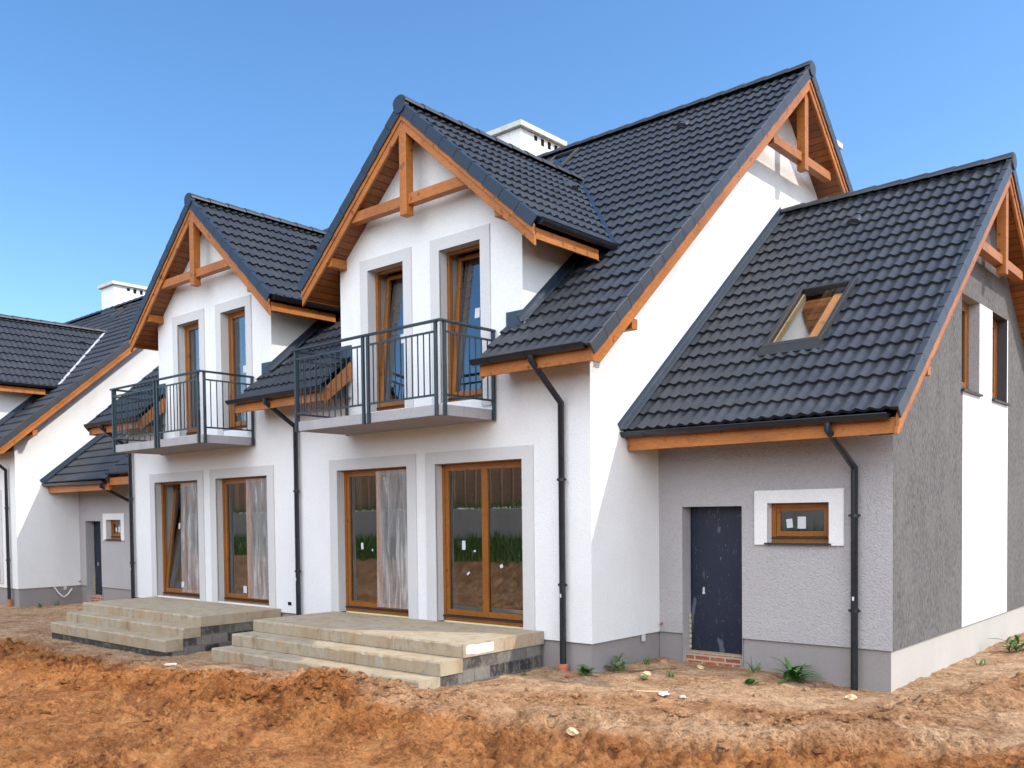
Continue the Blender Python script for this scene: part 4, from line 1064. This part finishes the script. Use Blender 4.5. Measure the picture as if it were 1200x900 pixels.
# =================================================================== small things on the ground
def stone(x, y, r, label, m='stone', flat=.7, seed=0, name='stone', cat='stone', group='stones lying on the soil'):
    rnd = random.Random(seed); z = hz(x, y); mb = MB(); lump(mb, (x, y, z + r * .3), r, rnd, flat)
    o = part(name, mb, m, origin=(x, y, z)); tag(o, label, cat, group); return o
stone(1.62, -2.62, .075, 'pale yellowish stone alone on the orange soil at bottom centre', seed=4)
stone(.62, .35, .06, 'small tan stone near the white wall corner beside the weeds', seed=6)
stone(.98, 1.15, .055, 'tan stone on the earth heap before the navy steel door', seed=8)
stone(3.05, 1.05, .07, 'tan stone at the foot of the grey wing corner', seed=9)
stone(1.55, -.75, .06, 'white plaster rubble lump on the trodden sand before the grey wing', 'rubble', .4, 12, 'plaster_lump', 'rubble', 'plaster rubble')
stone(1.72, -.62, .05, 'smaller flat piece of white plaster rubble beside the lump', 'rubble', .3, 13, 'plaster_lump', 'rubble', 'plaster rubble')
stone(-.05, -.45, .05, 'reddish brick fragment between clay socket and terrace end', 'brickbit', .5, 14, 'brick_fragment', 'brick')
M['rill_stick'] = simple('weathered_stick', (.14, .085, .05), .9)
def stick(p, q, w, h, label, m='pale_wood', name='wood_offcut', cat='wood'):
    z0, z1 = hz(*p) + h * .6, hz(*q) + h * .6
    mb = MB().beam((p[0], p[1], z0), (q[0], q[1], z1), w, h); o = part(name, mb, m, bevel=.004, origin=((p[0] + q[0]) / 2, (p[1] + q[1]) / 2, min(z0, z1) - h / 2)); return tag(o, label, cat, 'timber offcuts on the ground')
stick((1.15, -.72), (1.48, -.55), .05, .02, 'pale sliver of raw timber on the sand before the steel door')
stick((.15, .25), (.75, .9), .018, .018, 'thin dark stick lying from the weeds towards the door heap', 'rill_stick', 'stick', 'stick')
stick((-5.6, -3.1), (-5.45, -3.0), .05, .03, 'short white scrap on the ground between the two terraces', 'rubble', 'plaster_scrap', 'rubble')
# stacked boards at the right edge
st = thing('board_stack', (4.15, 6.9, hz(4.15, 6.9)), 'low stack of pale and reddish boards by the wing plinth at the right edge', 'boards')
for k, (dx, dz, m, w) in enumerate(((0, .03, 'brickbit', .42), (.03, .085, 'pale_wood', .36), (-.02, .135, 'rubble', .3))):
    mb = MB().obox((4.15 + dx, 6.9, hz(4.15, 6.9) + dz + .02), V((.05, .75, 0)), V((w / 2, -.02, 0)), V((0, 0, .022))); part('board', mb, m, st, bevel=.004)
# cable at the neighbour's plinth
x0 = -19.15 + .06
pts = [(x0, .95, -.18), (x0 + .02, 1.05, -.34), (x0 + .05, 1.13, -.44), (x0 + .05, 1.2, -.47), (x0 + .06, 1.3, -.40), (x0 + .05, 1.42, -.25)]
o = smooth_angle(part('loose_cable', MB().tube(pts, .018, 8), 'cable', origin=(x0, 1.2, -.5), fix=False), 60); tag(o, 'loop of white cable hanging out of the far house plinth', 'cable')

def weed(x, y, kind, size, label, seed):
    size *= 1.12 if kind == 'bush' else .9
    rnd = random.Random(seed); z = hz(x, y) - .01; mb = MB()
    t = thing('weed', (x, y, z), label, 'weed', 'weeds along the walls')
    def leaf(base, az, L, w, lean, droop, n=6, fold=.25):
        d = V((math.cos(az), math.sin(az), 0)); sd = V((-d.y, d.x, 0)); pts = []
        for i in range(n + 1):
            s = i / n; p = V(base) + d * (L * (math.sin(lean) * s + droop * s * s * .5)) + V((0, 0, L * (math.cos(lean) * s - droop * s * s * .62)))
            ww = w * (math.sin(math.pi * min(1, s * .92 + .06)) ** .8)
            pts.append((p - sd * ww, p + V((0, 0, -ww * fold)), p + sd * ww))
        vs = [q for r_ in pts for q in r_]; fs = []
        for i in range(n):
            for k in (0, 1): a = i * 3 + k; fs.append((a, a + 1, a + 4, a + 3))
        mb.add(vs, fs)
    if kind == 'grass':
        for k in range(int(16 * size + 8)):
            a = rnd.uniform(0, 6.3); leaf((x + rnd.uniform(-.03, .03) * 2, y + rnd.uniform(-.03, .03) * 2, z), a, rnd.uniform(.12, .3) * size, .006, rnd.uniform(.1, .6), rnd.uniform(.2, .9))
    elif kind == 'broad':
        for k in range(int(9 * size + 7)):
            a = rnd.uniform(0, 6.3); hh_ = rnd.uniform(0, .10) * size
            leaf((x + rnd.uniform(-.07, .07) * size, y + rnd.uniform(-.07, .07) * size, z + hh_), a, rnd.uniform(.10, .19) * size, rnd.uniform(.025, .05) * size, rnd.uniform(.3, 1.1), rnd.uniform(.2, .8))
    else:   # dock-like bush of long leaves
        for k in range(34):
            a = rnd.uniform(0, 6.3); leaf((x + rnd.uniform(-.09, .09), y + rnd.uniform(-.06, .06), z + rnd.uniform(0, .16)), a, rnd.uniform(.16, .34) * size, rnd.uniform(.018, .035) * size, rnd.uniform(.15, 1.0), rnd.uniform(.4, 1.2))
    part('leaves', mb, 'leaf', t, smooth=True, fix=False)
    return t
weed(2.15, 1.42, 'bush', 1.05, 'largest bushy dark green weed against the grey wing plinth', 1)
weed(1.62, 1.45, 'grass', 1.1, 'tall thin grass tuft at the plinth just right of the steel door', 2)
weed(1.90, .75, 'broad', .85, 'low leafy weed on the sand in front of the bushy weed', 4)
weed(-.05, -.12, 'broad', 1.1, 'leafy green weed at the white house corner beside the clay socket', 6)
weed(.12, .42, 'bush', .55, 'upright weed by the white side wall, second from the house corner', 7)
weed(.25, .95, 'grass', .8, 'thin grass tuft by the white side wall nearest the inner corner', 8)
weed(.95, .45, 'grass', .7, 'sparse grass tuft on the sand between side wall and steel door', 9)
weed(.75, .1, 'broad', .5, 'tiny seedling weed in the open sand before the white side wall', 10)
weed(3.72, 6.05, 'bush', .8, 'clump of bright weeds in front of the board stack', 11)
weed(3.62, 4.6, 'grass', .8, 'thin weeds on the pale sand beside the wing side plinth', 12)
weed(-.62, -.7, 'broad', .35, 'single tiny weed beside the tarred terrace side', 13)
weed(-18.85, .9, 'grass', 1.1, 'dry tuft at the foot of the far house plinth left of the cable', 14)
weed(-18.9, .5, 'broad', .8, 'small weed under the far house white wall', 15)

# =================================================================== behind the photographer (seen in the panes)
w = part('retaining_wall', MB().box(-60, 6, -14.22, -14.02, .4, 1.92), 'wall_concrete', origin=(-27, -14.1, .4), bevel=.02); tag(w, 'long grey concrete retaining wall on the bank mirrored in the garden doors', 'wall')
fe = thing('panel_fence', (-27, -15, 1.9), 'brown timber panel fence above the concrete wall mirrored in the garden doors', 'fence')
for k in range(36):
    xk = -60 + 1.85 * k
    pb = MB()
    for j in range(17): pb.obox((xk + .925, -15.01 + (.015 if j % 2 else -.015), 2.06 + j * .135), V((.865, 0, 0)), V((0, .009, 0)), V((0, .012, .074)))
    for xx in (.12, .65, 1.2, 1.73): pb.box(xk + xx - .03, xk + xx + .03, -14.985, -14.955, 1.95, 4.32)
    part('fence_panel', pb, 'fence_wood', fe)
    part('fence_post', MB().box(xk - .05, xk + .05, -15.06, -14.96, 1.8, 4.4), 'fence_wood', fe)
mb = MB(); rnd = random.Random(9)
gx = np.array([rnd.uniform(-48, 4) for _ in range(9000)]); gy = np.array([rnd.uniform(-13.98, -12.8) if k % 3 else rnd.uniform(-14.9, -14.25) for k in range(9000)]); gz = height(gx, gy)
for x, y, z in zip(gx, gy, gz):
    a = rnd.uniform(0, 6.3); h_ = rnd.uniform(.12, .38) * (1 if y > -14.1 else 1.9); dx, dy = math.cos(a) * .03, math.sin(a) * .03; lx, ly = rnd.uniform(-.1, .1), rnd.uniform(-.1, .1)
    mb.add([(x - dx, y - dy, z - .02), (x + dx, y + dy, z - .02), (x + lx, y + ly, z + h_)], [(0, 1, 2)])
o = part('grass', mb, 'grass', fix=False); tag(o, 'rough grass on the bank beside the concrete wall', 'grass', kind='stuff')

# =================================================================== camera, light, sky
CAM = V((7.147, -10.0, 1.67))
def cam_axes(yaw, pit, rol):
    c, s = math.cos, math.sin
    f = V((-s(yaw), c(yaw), 0)); r = V((c(yaw), s(yaw), 0)); d = V((0, 0, -1))
    f2 = f * c(pit) - d * s(pit); d2 = d * c(pit) + f * s(pit)
    return r * c(rol) + d2 * s(rol), d2 * c(rol) - r * s(rol), f2
f_px, yaw, pit, rol, ppx, ppy = 1073.50859, .728539279, -.0313403905, .0119312534, 576.677804, 638.136624
r_, d_, fw_ = cam_axes(yaw, pit, rol)
cam = bpy.data.cameras.new('camera'); co_ = bpy.data.objects.new('camera', cam); COL.objects.link(co_)
mt = Matrix(((r_.x, -d_.x, -fw_.x, CAM.x), (r_.y, -d_.y, -fw_.y, CAM.y), (r_.z, -d_.z, -fw_.z, CAM.z), (0, 0, 0, 1)))
co_.matrix_world = mt
cam.sensor_width = 36; cam.lens = f_px / 1200 * 36; cam.shift_x = (600 - ppx) / 1200; cam.shift_y = (ppy - 450) / 1200
cam.clip_start = .05; cam.clip_end = 8000; sc.camera = co_

SUN = V((2.1, 1.0, 2.15)).normalized()
sl = bpy.data.lights.new('sun', 'SUN'); sl.energy = 2.1; sl.angle = R(.6); sl.color = (1, .93, .82)
so_ = bpy.data.objects.new('sun', sl); COL.objects.link(so_); so_.rotation_euler = (-SUN).to_track_quat('-Z', 'Y').to_euler(); so_.location = (20, 10, 30)
wd = bpy.data.worlds.new('World'); sc.world = wd; wd.use_nodes = True
nt = wd.node_tree; bg = nt.nodes['Background']
sky = nt.nodes.new('ShaderNodeTexSky'); sky.sky_type = 'NISHITA'; sky.sun_disc = False
sky.sun_elevation = math.asin(SUN.z); sky.sun_rotation = math.atan2(SUN.x, SUN.y)
sky.air_density = 1.0; sky.dust_density = .8; sky.ozone_density = 3.0; sky.altitude = 0
hs = nt.nodes.new('ShaderNodeHueSaturation'); hs.inputs['Saturation'].default_value = 1.2; hs.inputs['Hue'].default_value = .5
nt.links.new(sky.outputs[0], hs.inputs['Color'])
# unseen bright cloud patch behind the camera, added to brighten the shaded facade
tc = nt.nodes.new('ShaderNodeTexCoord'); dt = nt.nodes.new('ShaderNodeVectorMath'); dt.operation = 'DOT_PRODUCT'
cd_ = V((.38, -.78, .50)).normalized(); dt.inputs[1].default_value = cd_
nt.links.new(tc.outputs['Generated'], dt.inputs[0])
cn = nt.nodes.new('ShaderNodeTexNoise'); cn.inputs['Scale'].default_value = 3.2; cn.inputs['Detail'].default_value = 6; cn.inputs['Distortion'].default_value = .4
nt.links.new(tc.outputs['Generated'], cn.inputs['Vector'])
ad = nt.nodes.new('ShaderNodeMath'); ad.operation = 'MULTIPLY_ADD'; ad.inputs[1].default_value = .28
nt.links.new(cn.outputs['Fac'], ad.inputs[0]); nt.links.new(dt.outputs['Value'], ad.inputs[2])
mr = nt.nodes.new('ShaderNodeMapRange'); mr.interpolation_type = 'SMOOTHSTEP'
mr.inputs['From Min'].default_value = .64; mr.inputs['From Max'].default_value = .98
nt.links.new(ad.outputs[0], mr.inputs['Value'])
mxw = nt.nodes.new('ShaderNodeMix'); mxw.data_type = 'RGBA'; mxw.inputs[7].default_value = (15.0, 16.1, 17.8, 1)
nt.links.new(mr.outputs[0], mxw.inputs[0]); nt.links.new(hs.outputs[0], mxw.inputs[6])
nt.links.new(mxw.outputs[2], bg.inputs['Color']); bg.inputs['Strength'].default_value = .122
sc.view_settings.view_transform = 'Standard'; sc.view_settings.look = 'None'; sc.view_settings.gamma = 1; sc.view_settings.exposure = 1.02
sc.view_settings.use_curve_mapping = False
sc.render.engine = 'CYCLES'; sc.cycles.max_bounces = 10; sc.cycles.transparent_max_bounces = 16; sc.cycles.caustics_reflective = False; sc.cycles.caustics_refractive = False
sc.cycles.use_denoising = True
